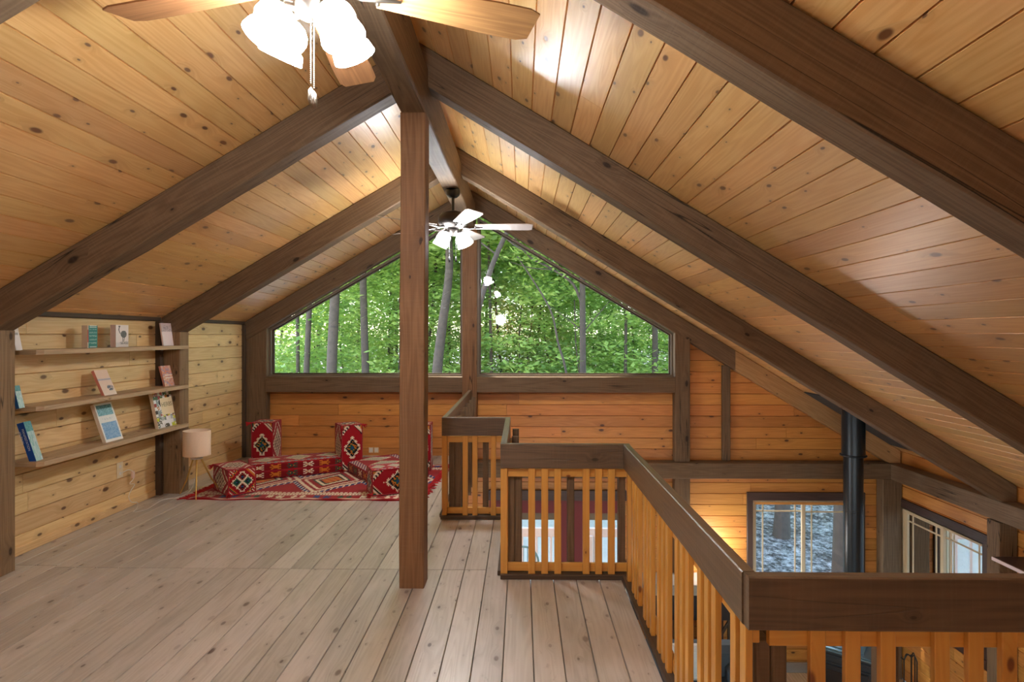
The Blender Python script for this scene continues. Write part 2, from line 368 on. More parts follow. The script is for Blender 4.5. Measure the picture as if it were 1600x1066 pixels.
# loft slab under the boards (joists and ceiling of the room below)
mb = MB()
for lo, hi in (((XL, YB, -.24), (-.66, 7.4, -.042)), ((-.66, YB, -.24), (-.10, 4.85, -.042)), ((-.10, YB, -.24), (.62, 3.65, -.042)), ((.62, YB, -.24), (XR, 1.65, -.042))):
    mb.box(lo, hi)
struct(mb.build('floor', M['timber']), 'dark timber underside and edge of the loft floor', 'floor')
mb = MB(); x = XL
while x < XR:
    x1 = min(x + .14, XR); mb.board((0, 0, ZD), (0, 1, 0), (1, 0, 0), (0, 0, 1), YB, 7.42, YB, 7.42, x, x1, .04, .002); x = x1
struct(mb.build('floor', M['floor_low']), 'pale board floor of the room below', 'floor')

# --- horizontal board walls
def rows(z0, z1):
    z = z0
    while z < z1 - 1e-6:
        yield z, min(z + PITCH, z1); z += PITCH
def wall_boards(mb, axis, pos, N, spans, z0, z1, th=.06, lim=None):
    """axis 'x' (wall in XZ plane at y=pos) or 'y'; spans(z)-> list of (a,b)"""
    U = (1, 0, 0) if axis == 'x' else (0, 1, 0); O = (0, pos, 0) if axis == 'x' else (pos, 0, 0)
    for za, zb in rows(z0, z1):
        for (a, b_) in spans((za + zb) / 2):
            cuts = [a]; q = a + R.uniform(.6, 3.5)
            while q < b_ - .4: cuts.append(q); q += R.uniform(2, 4)
            cuts.append(b_)
            for c0, c1 in zip(cuts, cuts[1:]):
                e0, e1 = c1, c1; s0, s1 = c0, c0
                if lim: e0, e1 = min(c1, lim(za)), min(c1, lim(zb))
                if e1 <= s1 + .01: e1 = s1 + .005
                if e0 <= s0 + .01: continue
                mb.board(O, U, (0, 0, 1), N, s0, e0, s1, e1, za, zb, th, .0045)
def cut(spans, holes, z):
    for (h0, h1, hz0, hz1) in holes:
        if hz0 < z < hz1:
            out = []
            for a, b_ in spans:
                if h1 <= a or h0 >= b_: out.append((a, b_)); continue
                if h0 > a: out.append((a, h0))
                if h1 < b_: out.append((h1, b_))
            spans = out
    return spans
Z0 = ZD + 0.0
FARH = [(2.83, 4.17, -1.72, -.56), (-.40, 1.27, ZD, -.42)]
def far_spans(z):
    if z < .95: return cut([(XL, XR)], FARH, z)
    return [(1.95, XR)]
mb = MB(); limx = lambda z: RX + (ZU + DC + .02 - z) / TR
wall_boards(mb, 'x', YF, (0, -1, 0), far_spans, ZD - .0, 1.75, .08, limx)
struct(mb.build('wall_far', M['wall_f']), 'orange board end wall below and beside the gable windows', 'wall')
mb = MB(); wall_boards(mb, 'y', XL, (1, 0, 0), lambda z: [(YB, YF)], 0.0, 1.70, .06)
struct(mb.build('wall_left', M['wall_l']), 'low pine board knee wall behind the bookshelves', 'wall')
RWH = [(5.97, 7.30, -1.72, -.57), (1.6, 3.4, -2.0, -.57)]
mb = MB(); wall_boards(mb, 'y', XR, (-1, 0, 0), lambda z: cut([(YB, YF)], RWH, z), ZD, .13, .08)
struct(mb.build('wall_right', M['wall_f']), 'orange board side wall of the lower room', 'wall')
mb = MB(); wall_boards(mb, 'y', XL, (1, 0, 0), lambda z: cut([(YB, YF)], [(2.0, 5.0, -1.9, -.5)], z), ZD, -.25, .06)
struct(mb.build('wall_left', M['wall_f']), 'board side wall of the room below the loft', 'wall')
# rear gable wall; its low unglazed opening is added to let daylight in
mb = MB()
def rear_spans(z):
    a = RX - (ZU + DC - z) / TL if z > 1.6 else XL; b_ = RX + (ZU + DC - z) / TR if z > .1 else XR
    return cut([(max(a, XL), min(b_, XR))], [(-2.5, 3.8, -2.2, -.5)], z)
wall_boards(mb, 'x', YB, (0, 1, 0), rear_spans, ZD, 3.28, .06)
struct(mb.build('wall_rear', M['wall_f']), 'board gable wall behind the viewer', 'wall')

# --- wall top trim on the knee wall, corner strips
def bar_obj(name, mat, p0, p1, w, h, up=(0, 0, 1), ch=.006, n=1, wob=0.0, endcut=None, parent=None):
    return MB().bar(p0, p1, w, h, up, 0, ch, n, wob, endcut).build(name, mat, parent)
struct(bar_obj('trim_1', M['trim'], (XL + .012, 3.76, 1.66), (XL + .012, 5.57, 1.66), .025, .055), 'dark trim strip along the top of the knee wall above the shelves', 'trim')
struct(bar_obj('trim_2', M['trim'], (XL + .012, 5.74, 1.66), (XL + .012, 7.29, 1.66), .025, .055), 'dark trim strip along the top of the knee wall by the gable', 'trim')
struct(bar_obj('trim_3', M['trim'], (XL + .012, YB, 1.66), (XL + .012, 3.59, 1.66), .025, .055), 'dark trim strip on the knee wall behind the viewer', 'trim')
struct(bar_obj('trim_4', M['trim'], (XL + .015, 7.27, 0), (XL + .015, 7.27, 1.63), .05, .05, (0, 1, 0)), 'dark corner strip where knee wall meets gable', 'trim')
struct(bar_obj('trim_5', M['trim'], (XL + .015, 5.545, 0), (XL + .015, 5.545, 1.63), .07, .05, (0, 1, 0)), 'dark strip on the knee wall beside the shelf post', 'trim')
struct(bar_obj('baseboard_far', M['baseb'], (1.27, 7.38, ZD + .06), (4.6, 7.38, ZD + .06), .03, .12), 'grey baseboard of the lower room end wall', 'baseboard')
struct(bar_obj('baseboard_left', M['wall_l'], (XL + .008, 3.76, .03), (XL + .008, 5.5, .03), .016, .06), 'narrow pine baseboard under the bookshelves', 'baseboard')

# --- posts, rafters, ridge
def tthing(o, label, cat, group=None): return tag(o, label, cat, group, 'thing')
BW = .15
names_b = {1: ('nearest', 'crossing the upper corners of the view'), 2: ('second', 'meeting the ridge over the brown king post'), 3: ('third', 'landing on the post at the right end of the bookshelves'), 4: ('farthest', 'framing the gable windows')}
def rafter(y0, side, th, label):
    y = y0 + th / 2
    t_ = TL if side < 0 else TR; x1 = XL + .02 if side < 0 else XR - .02; sl = math.sqrt(1 + t_ * t_); hperp = DC / sl
    xa = RX
    pa = Vector((xa, y, UZ(xa) + DC / 2)); pb = Vector((x1, y, UZ(x1) + DC / 2)); up = Vector((t_ * side, 0, 1)).normalized()
    ax = (pb - pa).normalized(); k = up.dot(Vector((ax.x, 0, 0))) / max(1e-6, ax.x) if False else 0
    # vertical (plumb) end cuts: shift along the axis in proportion to height on the section
    ec = -t_
    if y0 > 7 and side > 0:      # its low end is a lighter, newer timber
        pm = pa.lerp(pb, .62); mb = MB().bar(pa, pm, th, hperp - .004, up, 0, .008, 9, .006, (ec, ec)); mb.bar(pm, pb, th, hperp - .004, up, 1, .008, 5, .004, (ec, ec))
    else: mb = MB().bar(pa, pb, th, hperp - .004, up, 0, .008, 14, .006, (ec, ec))
    return tthing(mb.build('rafter', [M['timber'], M['timber_new']]), label, 'rafter')
lab = {
 (-.28, -1): 'dark timber rafter behind the viewer, left slope', (-.28, 1): 'dark timber rafter behind the viewer, right slope',
 (1.69, -1): 'rough timber rafter just showing in the upper left corner', (1.69, 1): 'big dark rafter crossing the upper right corner',
 (3.60, -1): 'long brown rafter dropping left from the brown post head to the frame edge', (3.60, 1): 'long brown rafter running from the brown post head down the right slope',
 (5.58, -1): 'dark rafter landing on the post at the right end of the bookshelves', (5.58, 1): 'dark rafter passing in front of the top of the stove pipe',
 (7.27, -1): 'brown rafter along the top of the left gable window', (7.27, 1): 'brown rafter along the top of the right gable window, lighter at its low end'}
for y0 in (-.28, 1.69, 3.60, 5.58, 7.27):
    for sd in (-1, 1): rafter(y0, sd, BW if y0 < 7 else .125, lab[(y0, sd)])
tthing(bar_obj('ridge_beam', M['timber'], (RX, YB, 2.97), (RX, 7.38, 2.97), .15, .30, n=18, wob=.004, ch=.008), 'dark ridge beam running along the peak to the far gable', 'beam')
tthing(bar_obj('king_post', M['post'], (RX - .013, 3.587, 0), (RX - .003, 3.587, 2.82), .148, .148, (0, 1, 0), n=10, wob=.004, ch=.005), 'brown square post standing alone in the middle of the loft floor', 'post')
def post(x0, x1, y0, y1, z0, z1, label, mat='timber', nm='post'):
    o = MB().bar(((x0 + x1)/2, (y0 + y1)/2, z0), ((x0 + x1)/2, (y0 + y1)/2, z1), x1 - x0, y1 - y0, (0, 1, 0), 0, .006, 8, .003).build(nm, M[mat])
    return tthing(o, label, 'post')
post(XL + .001, -3.23, 3.60, 3.75, 0, UZ(-3.23), 'thick post at the left edge, in front of the left shelf ends', 'timber_lit')
post(XL + .001, -3.23, 5.58, 5.73, 0, UZ(-3.23), 'post carrying the right ends of the three shelves', 'timber_lit')
post(XL + .001, -3.23, 1.69, 1.84, 0, UZ(-3.23), 'post on the knee wall beside the viewer')
post(XL + .001, -3.14, 7.28, 7.39, 0, 1.62, 'corner post left of the gable windows, behind the tall red cushion')
post(1.865, 2.05, 7.27, 7.39, -.04, 1.53, 'post right of the gable windows')
post(1.865, 2.05, 7.27, 7.39, ZD, -.24, 'post below the rim beam, left of the lower window')
post(2.465, 2.56, 7.33, 7.39, -.04, 1.13, 'narrow dark stud on the orange end wall')
post(4.36, 4.59, 7.25, 7.39, ZD, -.24, 'corner post beside the stove pipe')
post(4.42, 4.59, 5.58, 5.73, ZD, -.24, 'post on the side wall right of the side window')
post(4.42, 4.59, 3.60, 3.75, ZD, -.24, 'post on the side wall out of view')
post(-.725, -.545, 7.26, 7.39, 0, 2.82, 'mullion post between the two gable windows', 'post')
tthing(bar_obj('sill_beam', M['timber'], (-3.14, 7.32, .895), (-.725, 7.32, .895), .12, .19, n=6, wob=.003), 'dark sill beam under the left gable window', 'beam')
tthing(bar_obj('sill_beam', M['timber'], (-.545, 7.32, .895), (1.865, 7.32, .895), .12, .19, n=6, wob=.003), 'dark sill beam under the right gable window', 'beam')
tthing(bar_obj('rim_beam', M['timber'], (-.60, 7.31, -.14), (4.59, 7.31, -.14), .17, .19, n=10, wob=.006), 'dark rim beam across the end wall at floor level', 'beam')
tthing(bar_obj('rim_beam', M['timber'], (4.515, 1.7, -.14), (4.515, 7.22, -.14), .16, .19, n=10, wob=.006), 'grey brown plate beam above the side window', 'beam')

# ================================================================== WINDOWS
def frame_poly(mb, pts, w, y0, y1, mi=0):
    """picture frame following polygon pts (x,z), inset w, between y0 and y1"""
    n = len(pts); P = [Vector((p[0], p[1])) for p in pts]; inn = []
    for i in range(n):
        a, b_, c = P[i-1], P[i], P[(i+1) % n]; d1 = (b_ - a).normalized(); d2 = (c - b_).normalized()
        n1 = Vector((-d1.y, d1.x)); n2 = Vector((-d2.y, d2.x)); bis = (n1 + n2).normalized(); inn.append(b_ + bis * (w / max(.2, bis.dot(n1))))
    for i in range(n):
        j = (i + 1) % n
        for ya, flip in ((y0, False), (y1, True)):
            q = [(P[i].x, ya, P[i].y), (P[j].x, ya, P[j].y), (inn[j].x, ya, inn[j].y), (inn[i].x, ya, inn[i].y)]
            mb.face(q[::-1] if flip else q, mi=mi)
        mb.face([(inn[i].x, y0, inn[i].y), (inn[j].x, y0, inn[j].y), (inn[j].x, y1, inn[j].y), (inn[i].x, y1, inn[i].y)], mi=mi)
        mb.face([(P[j].x, y0, P[j].y), (P[i].x, y0, P[i].y), (P[i].x, y1, P[i].y), (P[j].x, y1, P[j].y)], mi=mi)
    return inn
def gable_window(name, pts, label):
    root = thing(name, label, 'window'); root['kind'] = 'structure'
    mb = MB(); inn = frame_poly(mb, pts, .022, 7.36, 7.46); mb.build('window_frame', M['frame_grey'], root)
    mb = MB(); inn2 = frame_poly(mb, [(p.x, p.y) for p in inn], .016, 7.40, 7.44); mb.build('glazing_stop', M['trim'], root)
    mb = MB(); mb.face([(p.x, 7.425, p.y) for p in inn2]); mb.build('pane', M['glass'], root)
g0 = .99
gable_window('window_1', [(-3.14, g0), (-.725, g0), (-.725, UZ(-.725) - .03), (-3.14, UZ(-3.14) - .005)], 'left half of the gable window, partly behind the king post')
gable_window('window_2', [(-.545, g0), (1.865, g0), (1.865, UZ(1.865) - .0), (-.545, UZ(-.64) - .09)], 'right half of the gable window, one large pane')

def slider(name, axis, pos, a0, a1, z0, z1, n, label):
    """two-sash slider with prairie grids.  n = +1/-1 direction to the outside along the wall normal"""
    root = thing(name, label, 'window'); root['kind'] = 'structure'
    def P(u, d, z): return (u, pos + n * d, z) if axis == 'x' else (pos + n * d, u, z)
    def bx(mb, u0, u1, d0, d1, za, zb):
        p, q = P(u0, d0, za), P(u1, d1, zb); mb.box([min(i, j) for i, j in zip(p, q)], [max(i, j) for i, j in zip(p, q)], ch=.003)
    mb = MB()   # dark casing
    bx(mb, a0 - .07, a1 + .07, -.025, .015, z1, z1 + .10); bx(mb, a0 - .07, a0, -.025, .015, z0 - .05, z1); bx(mb, a1, a1 + .07, -.025, .015, z0 - .05, z1); bx(mb, a0 - .09, a1 + .09, -.05, .015, z0 - .09, z0)
    mb.build('window_trim', M['wintrim'], root)
    mb = MB()   # return + vinyl frame
    bx(mb, a0, a1, .0, .09, z1 - .03, z1); bx(mb, a0, a1, 0, .09, z0, z0 + .03); bx(mb, a0, a0 + .03, 0, .09, z0 + .03, z1 - .03); bx(mb, a1 - .03, a1, 0, .09, z0 + .03, z1 - .03)
    mb.build('window_frame', M['vinyl'], root)
    mid = (a0 + a1) / 2
    for k, (s0, s1, d) in enumerate(((a0 + .03, mid + .03, .055), (mid - .03, a1 - .03, .025))):
        mb = MB(); w = .04; zz0, zz1 = z0 + .03, z1 - .03
        bx(mb, s0, s1, d, d + .03, zz1 - w, zz1); bx(mb, s0, s1, d, d + .03, zz0, zz0 + w); bx(mb, s0, s0 + w, d, d + .03, zz0 + w, zz1 - w); bx(mb, s1 - w, s1, d, d + .03, zz0 + w, zz1 - w)
        sash = mb.build('sash', M['vinyl'], root)
        mb = MB(); gz = zz1 - w - .085
        bx(mb, s0 + w, s1 - w, d + .008, d + .02, gz - .009, gz + .009)
        for g in (s0 + w + .085, s1 - w - .085): bx(mb, g - .009, g + .009, d + .008, d + .02, zz0 + w, zz1 - w)
        mb.build('grille', M['vinyl'], sash)
        mb = MB(); mb.face([P(s0 + w, d + .014, zz0 + w), P(s1 - w, d + .014, zz0 + w), P(s1 - w, d + .014, zz1 - w), P(s0 + w, d + .014, zz1 - w)]); mb.build('pane', M['glass'], sash)
slider('window_3', 'x', YF, 2.85, 4.15, -1.70, -.535, 1, 'white slider window with prairie grids behind the stove pipe')
slider('window_4', 'y', XR, 5.99, 7.28, -1.70, -.57, 1, 'white slider window on the side wall')
slider('window_5', 'y', XR, 1.62, 3.38, -1.98, -.57, 1, 'slider window low on the side wall near the viewer')
for sd in (-1, 1):      # boarding between window heads and ceiling, behind the end rafters
    t_ = TL if sd < 0 else TR; x1 = XL if sd < 0 else XR; pa = Vector((RX, 7.43, UZ(RX) + .165)); pb = Vector((x1, 7.43, UZ(x1) + .165))
    struct(MB().bar(pa, pb, .06, .25, (t_ * sd, 0, 1), 0, .002, 1, 0, (-t_, -t_)).build('trim_%d' % (7 + (sd > 0)), M['trim']), 'dark boarding above the %s gable window' % ('left' if sd < 0 else 'right'), 'trim')

# --- patio doors: maroon surround, two glazed openings
d = thing('door_1', 'maroon framed glazed patio doors seen through the mid balusters', 'door'); d['kind'] = 'structure'
MB().box((-.42, 7.33, -.535), (1.29, 7.39, -.415)).build('door_header', M['wintrim'], d)
mb = MB()
mb.box((-.40, 7.37, -.70), (1.27, 7.47, -.535)); mb.box((-.40, 7.37, ZD), (-.30, 7.47, -.70)); mb.box((.49, 7.37, ZD), (.755, 7.47, -.70)); mb.box((1.22, 7.37, ZD), (1.27, 7.47, -.70))
mb.build('door_frame', M['maroon'], d)
for a, b_ in ((-.30, .49), (.755, 1.22)):
    mb = MB(); mb.box((a, 7.39, -.79), (b_, 7.45, -.70)); mb.box((a, 7.39, ZD), (b_, 7.45, ZD + .10)); dl = mb.build('door_leaf', M['frame_grey'], d)
    mb = MB(); mb.face([(a, 7.42, ZD + .1), (b_, 7.42, ZD + .1), (b_, 7.42, -.79), (a, 7.42, -.79)]); mb.build('pane', M['glass'], dl)
# ================================================================== RAILING
rail = thing('railing', 'brown topped stair railing with orange balusters around the open well', 'railing', (0.64, 3.66, 0))
def rl(name, mat, p0, p1, w, h, up=(0, 0, 1), ch=.004, n=1, wob=0.0, endcut=None):
    o = bar_obj(name, M[mat], p0, p1, w, h, up, ch, n, wob, endcut); o.parent = rail; o.matrix_parent_inverse = Matrix.Translation((-.64, -3.66, 0)); return o
zt = .755
rl('handrail', 'rail', (.63, 1.68, zt), (4.35, 1.68, zt), .04, .15, n=12, wob=.002)
rl('handrail', 'rail', (.645, 1.70, zt), (.645, 3.66, zt), .04, .15, n=8, wob=.002)
rl('handrail', 'rail', (-.13, 3.68, zt), (.665, 3.68, zt), .04, .15, n=4, wob=.001)
rl('handrail', 'rail', (-.11, 3.70, zt), (-.11, 4.84, zt), .04, .15, n=4, wob=.001)
rl('handrail', 'rail', (-.65, 4.86, zt), (-.09, 4.86, zt), .04, .15, n=3, wob=.001)
rl('handrail', 'rail', (-.63, 4.88, zt), (-.63, 7.26, zt), .04, .15, n=6, wob=.001)
def nailers(p0, p1, z0=.645, off=(0, 0)):
    a = Vector(p0) + Vector(off); b_ = Vector(p1) + Vector(off)
    for z in (z0 + .002, .062): rl('rail_batten', 'baluster', (a.x, a.y, z), (b_.x, b_.y, z), .022, .05, ch=.002)
nailers((.70, 1.68), (4.35, 1.68), off=(0, .023)); nailers((.645, 1.71), (.645, 3.64), off=(.023, 0))
nailers((-.10, 3.68), (.655, 3.68), off=(0, .023)); nailers((-.11, 3.74), (-.11, 4.83), off=(.023, 0)); nailers((-.62, 4.86), (-.12, 4.86), off=(0, .023)); nailers((-.63, 4.90), (-.63, 7.25), off=(.023, 0))
# curbs
for p0, p1 in (((.60, 1.675), (4.35, 1.675)), ((.65, 1.70), (.65, 3.64)), ((-.13, 3.685), (.67, 3.685)), ((-.115, 3.71), (-.115, 4.84)), ((-.66, 4.865), (-.08, 4.865)), ((-.64, 4.89), (-.64, 7.26))):
    rl('curb', 'trim', (p0[0], p0[1], .015), (p1[0], p1[1], .015), .07, .03, ch=.003)
def bal(x, y, along_y=False, h0=.03, h1=.679): rl('baluster', 'baluster', (x, y, h0), (x + R.uniform(-.001, .001), y, h1), *((.022, .042) if along_y else (.042, .022)), (0, 1, 0), .002)
for x in (.826, .922, 1.019, 1.168, 1.260, 1.352, 1.50, 1.592, 1.685, 1.835, 1.93, 2.02, 2.17, 2.265, 2.36): bal(x, 1.68)
for x in (-.108, .063, .143, .224, .398, .475, .553): bal(x, 3.68)
for y in [3.58] + [3.26 - .32 * k + j for k in range(5) for j in (.16, .08, 0)] + [1.80, 1.72]: bal(.645, y, True)
for y in (3.85, 3.95, 4.15, 4.25, 4.45, 4.55, 4.75): bal(-.11, y, True)
for x in (-.63, -.46, -.38, -.23): bal(x, 4.86)
for y in (5.0, 5.3, 5.4, 5.7, 5.8, 6.1, 6.2, 6.5, 6.6, 6.9, 7.0, 7.2): bal(-.63, y, True)
# dark newels (paired boards) and stiffeners
def newel(x0, x1, y0, y1, z0=-.24, z1=.62):
    w = (x1 - x0) / 2
    if w > .035:
        for k in range(2): rl('newel_post', 'timber', (x0 + w * (k + .5), (y0 + y1) / 2, z0), (x0 + w * (k + .5), (y0 + y1) / 2, z1), w - .002, y1 - y0, (0, 1, 0), .004)
    else: rl('newel_post', 'timber', ((x0 + x1) / 2, (y0 + y1) / 2, z0), ((x0 + x1) / 2, (y0 + y1) / 2, z1), w * 2, y1 - y0, (0, 1, 0), .004)
newel(.672, .765, 1.725, 1.80); newel(1.045, 1.085, 1.725, 1.80); newel(1.96, 2.0, 1.725, 1.80)
newel(-.085, .004, 3.725, 3.80); newel(.288, .330, 3.725, 3.80); newel(.608, .648, 3.725, 3.80)
newel(-.60, -.50, 4.905, 4.98); newel(-.32, -.275, 4.905, 4.98); newel(-.15, -.12, 4.905, 4.98)
for y in (4.70, 4.36, 4.02): rl('slat', 'timber', (-.045, y, -.24), (-.045, y, .76), .05, .02, (0, 1, 0), .002)
for y in (5.45, 5.79, 6.13, 6.47, 6.81, 7.12): rl('slat', 'timber', (-.575, y, -.24), (-.575, y, .76), .05, .02, (0, 1, 0), .002)

# ================================================================== CEILING FANS
def fan(name, label, cx, cy, ang0, zb, shade_top, blade_mat, dark, chains, lr):
    root = thing(name, label, 'ceiling fan', (cx, cy, 2.82), 0, 'ceiling fans under the ridge beam')
    z = zb - 2.82; met = M['bronzedk'] if dark else M['bronze']
    MB().lathe([(0.001, 0), (.062, 0), (.068, -.015), (.06, -.05), (.035, -.075), (.001, -.08)]).build('canopy', M['black'] if dark else met, root)
    MB().tube([(0, 0, -.07), (0, 0, z + .12)], .013, 12).build('downrod', M['black'] if dark else met, root)
    MB().lathe([(0.001, z + .14), (.05, z + .135), (.11, z + .115), (.135, z + .08), (.135, z + .03), (.12, z + .005), (.08, z - .015), (.001, z - .02)], n=32).build('motor_housing', met, root)
    for k in range(5):
        a = ang0 + k * 2 * math.pi / 5; d_ = Vector((math.cos(a), math.sin(a), 0)); s_ = Vector((-math.sin(a), math.cos(a), 0)); tw = math.radians(-12)
        w_ = s_ * math.cos(tw) + Vector((0, 0, math.sin(tw))); nn = d_.cross(w_)
        mb = MB(); pr = []; r0, r1 = .20, lr
        for i in range(15):
            q = i / 14; r = r0 + (r1 - r0) * q; hw = .052 + .022 * min(1, q * 1.4)
            if q > .93: hw *= math.sqrt(max(0.0, 1 - ((q - .93) / .078) ** 2)) * .35 + .65
            pr.append((r, hw))
        top = [(r, hw) for r, hw in pr] + [(r, -hw) for r, hw in reversed(pr)]
        P = lambda r, h, t_: d_ * r + w_ * h + nn * t_ + Vector((0, 0, z))
        ou = R.random() * 30; n_ = len(top)
        for t_, rev in ((-.003, True), (.003, False)):
            for i in range(14):
                q4 = [(pr[i][0], -pr[i][1]), (pr[i+1][0], -pr[i+1][1]), (pr[i+1][0], pr[i+1][1]), (pr[i][0], pr[i][1])]
                if rev: q4.reverse()
                mb.face([P(r, h, t_) for r, h in q4], [(ou + r, ou + h) for r, h in q4])
        for i in range(n_):
            a4, b4 = top[i], top[(i+1) % n_]; mb.face([P(*a4, -.003), P(*a4, .003), P(*b4, .003), P(*b4, -.003)], [(ou, 0), (ou, .006), (ou + .05, .006), (ou + .05, 0)])
        bl = mb.build('blade', blade_mat, root, weld=True)
        mb = MB(); zz = Vector((0, 0, z - .008))
        mb.tube([d_ * .09 + zz, d_ * .15 + zz + Vector((0, 0, -.012)), d_ * .21 + zz + Vector((0, 0, .0)), d_ * .27 + zz + nn * 0 + Vector((0, 0, .001))], [.012, .009, .014, .006], 8)
        mb.tube([d_ * .2 + w_ * -.03 + zz, d_ * .2 + w_ * .03 + zz], .008, 6)
        mb.build('blade_bracket', met, bl)
    zs = shade_top - 2.82
    MB().lathe([(0.001, z - .015), (.05, z - .02), (.055, zs + .02), (.045, zs - .015), (.02, zs - .03), (.001, zs - .032)]).build('light_fitter', met, root)
    for k in range(4):
        a = math.radians((27, 153, 207, 333)[k]) + (.0 if not dark else .25); d_ = Vector((math.cos(a), math.sin(a), 0)); ax = (d_ * .45 + Vector((0, 0, -.89))).normalized()
        st = Vector((0, 0, zs)) + d_ * .072
        MB().tube([Vector((0, 0, zs)) + d_ * .02, st, st + ax * .03], [.012, .014, .022], 10).build('lamp_arm', met, root)
        prof = [(.022, .012), (.040, .022), (.056, .042), (.060, .065), (.053, .086), (.050, .092), (.060, .100), (.066, .128), (.063, .130), (.045, .11), (.02, .085), (.001, .08)]
        MB().lathe(prof, st, ax, 20).build('glass_shade', M['shadeglow'], root)
    for (dx, dy, zl, kind) in chains:
        zt_ = zs - .02; mb = MB(); n = int((zt_ - (zl - 2.82)) / .006)
        for i in range(n):
            zc = zt_ - i * .006; mb.lathe([(.0005, -.0024), (.0022, 0), (.0005, .0024)], (dx, dy, zc), n=6)
        ch = mb.build('pull_chain', M['bronze'] if not dark else M['black'], root)
        MB().lathe([(.001, 0), (.008, -.01), (.009, -.035), (.006, -.05), (.001, -.052)], (dx, dy, zl - 2.82), n=12).build('chain_fob', M['bronze'] if not dark else M['black'], ch)
fan('ceiling_fan', 'near ceiling fan with wood blades and four lit shades, cut by the top edge', RX + .012, 1.765, math.radians(22), 2.555, 2.47, M['bladewood'], False, [(.0, 0, 2.24, 0), (.012, -.008, 2.225, 0)], .72)
fan('ceiling_fan', 'far ceiling fan with blades paled as if overexposed, hanging before the gable windows', RX + .02, 5.38, math.radians(3), 2.485, 2.43, plain('overexposed_fan_blade', srgb(206, 196, 190), .35), True, [(-.03, -.03, 2.21, 0), (.03, -.03, 2.21, 0)], .72)  # pale colour paints the overexposure of wood-look blades

# ================================================================== SHELVES
def shelf(z, label, y0=3.9, y1=5.66):
    mb = MB(); n = 16; xf = -3.192
    # plank with a clipped left end, as in an off-cut
    P0 = [(XL + .004, y0), (xf - .03, y0), (xf, y0 + .03), (xf, y1), (-3.228, y1 + .03), (-3.228, 5.578), (XL + .004, 5.578)]
    th = .032; ou = R.random() * 20
    mb.face([(x, y, z) for x, y in P0], [(ou + y, x) for x, y in P0]); mb.face([(x, y, z - th) for x, y in reversed(P0)], [(ou + y, x + 1) for x, y in reversed(P0)])
    for i in range(len(P0)):
        a, b_ = P0[i], P0[(i+1) % len(P0)]; L = math.hypot(a[0] - b_[0], a[1] - b_[1])
        mb.face([(a[0], a[1], z - th), (b_[0], b_[1], z - th), (b_[0], b_[1], z), (a[0], a[1], z)], [(ou, 2), (ou + L, 2), (ou + L, 2 + th), (ou, 2 + th)])
    # fix winding: outline is clockwise seen from above or not - handled by two sided shading
    return tag(mb.build('wall_shelf', M['shelf'], weld=True), label, 'shelf', 'plank shelves on the knee wall')
shelf(1.402, 'top plank shelf with the bird book'); shelf(1.026, 'middle plank shelf with the two pastel books'); shelf(.656, 'lowest plank shelf with the herb book')

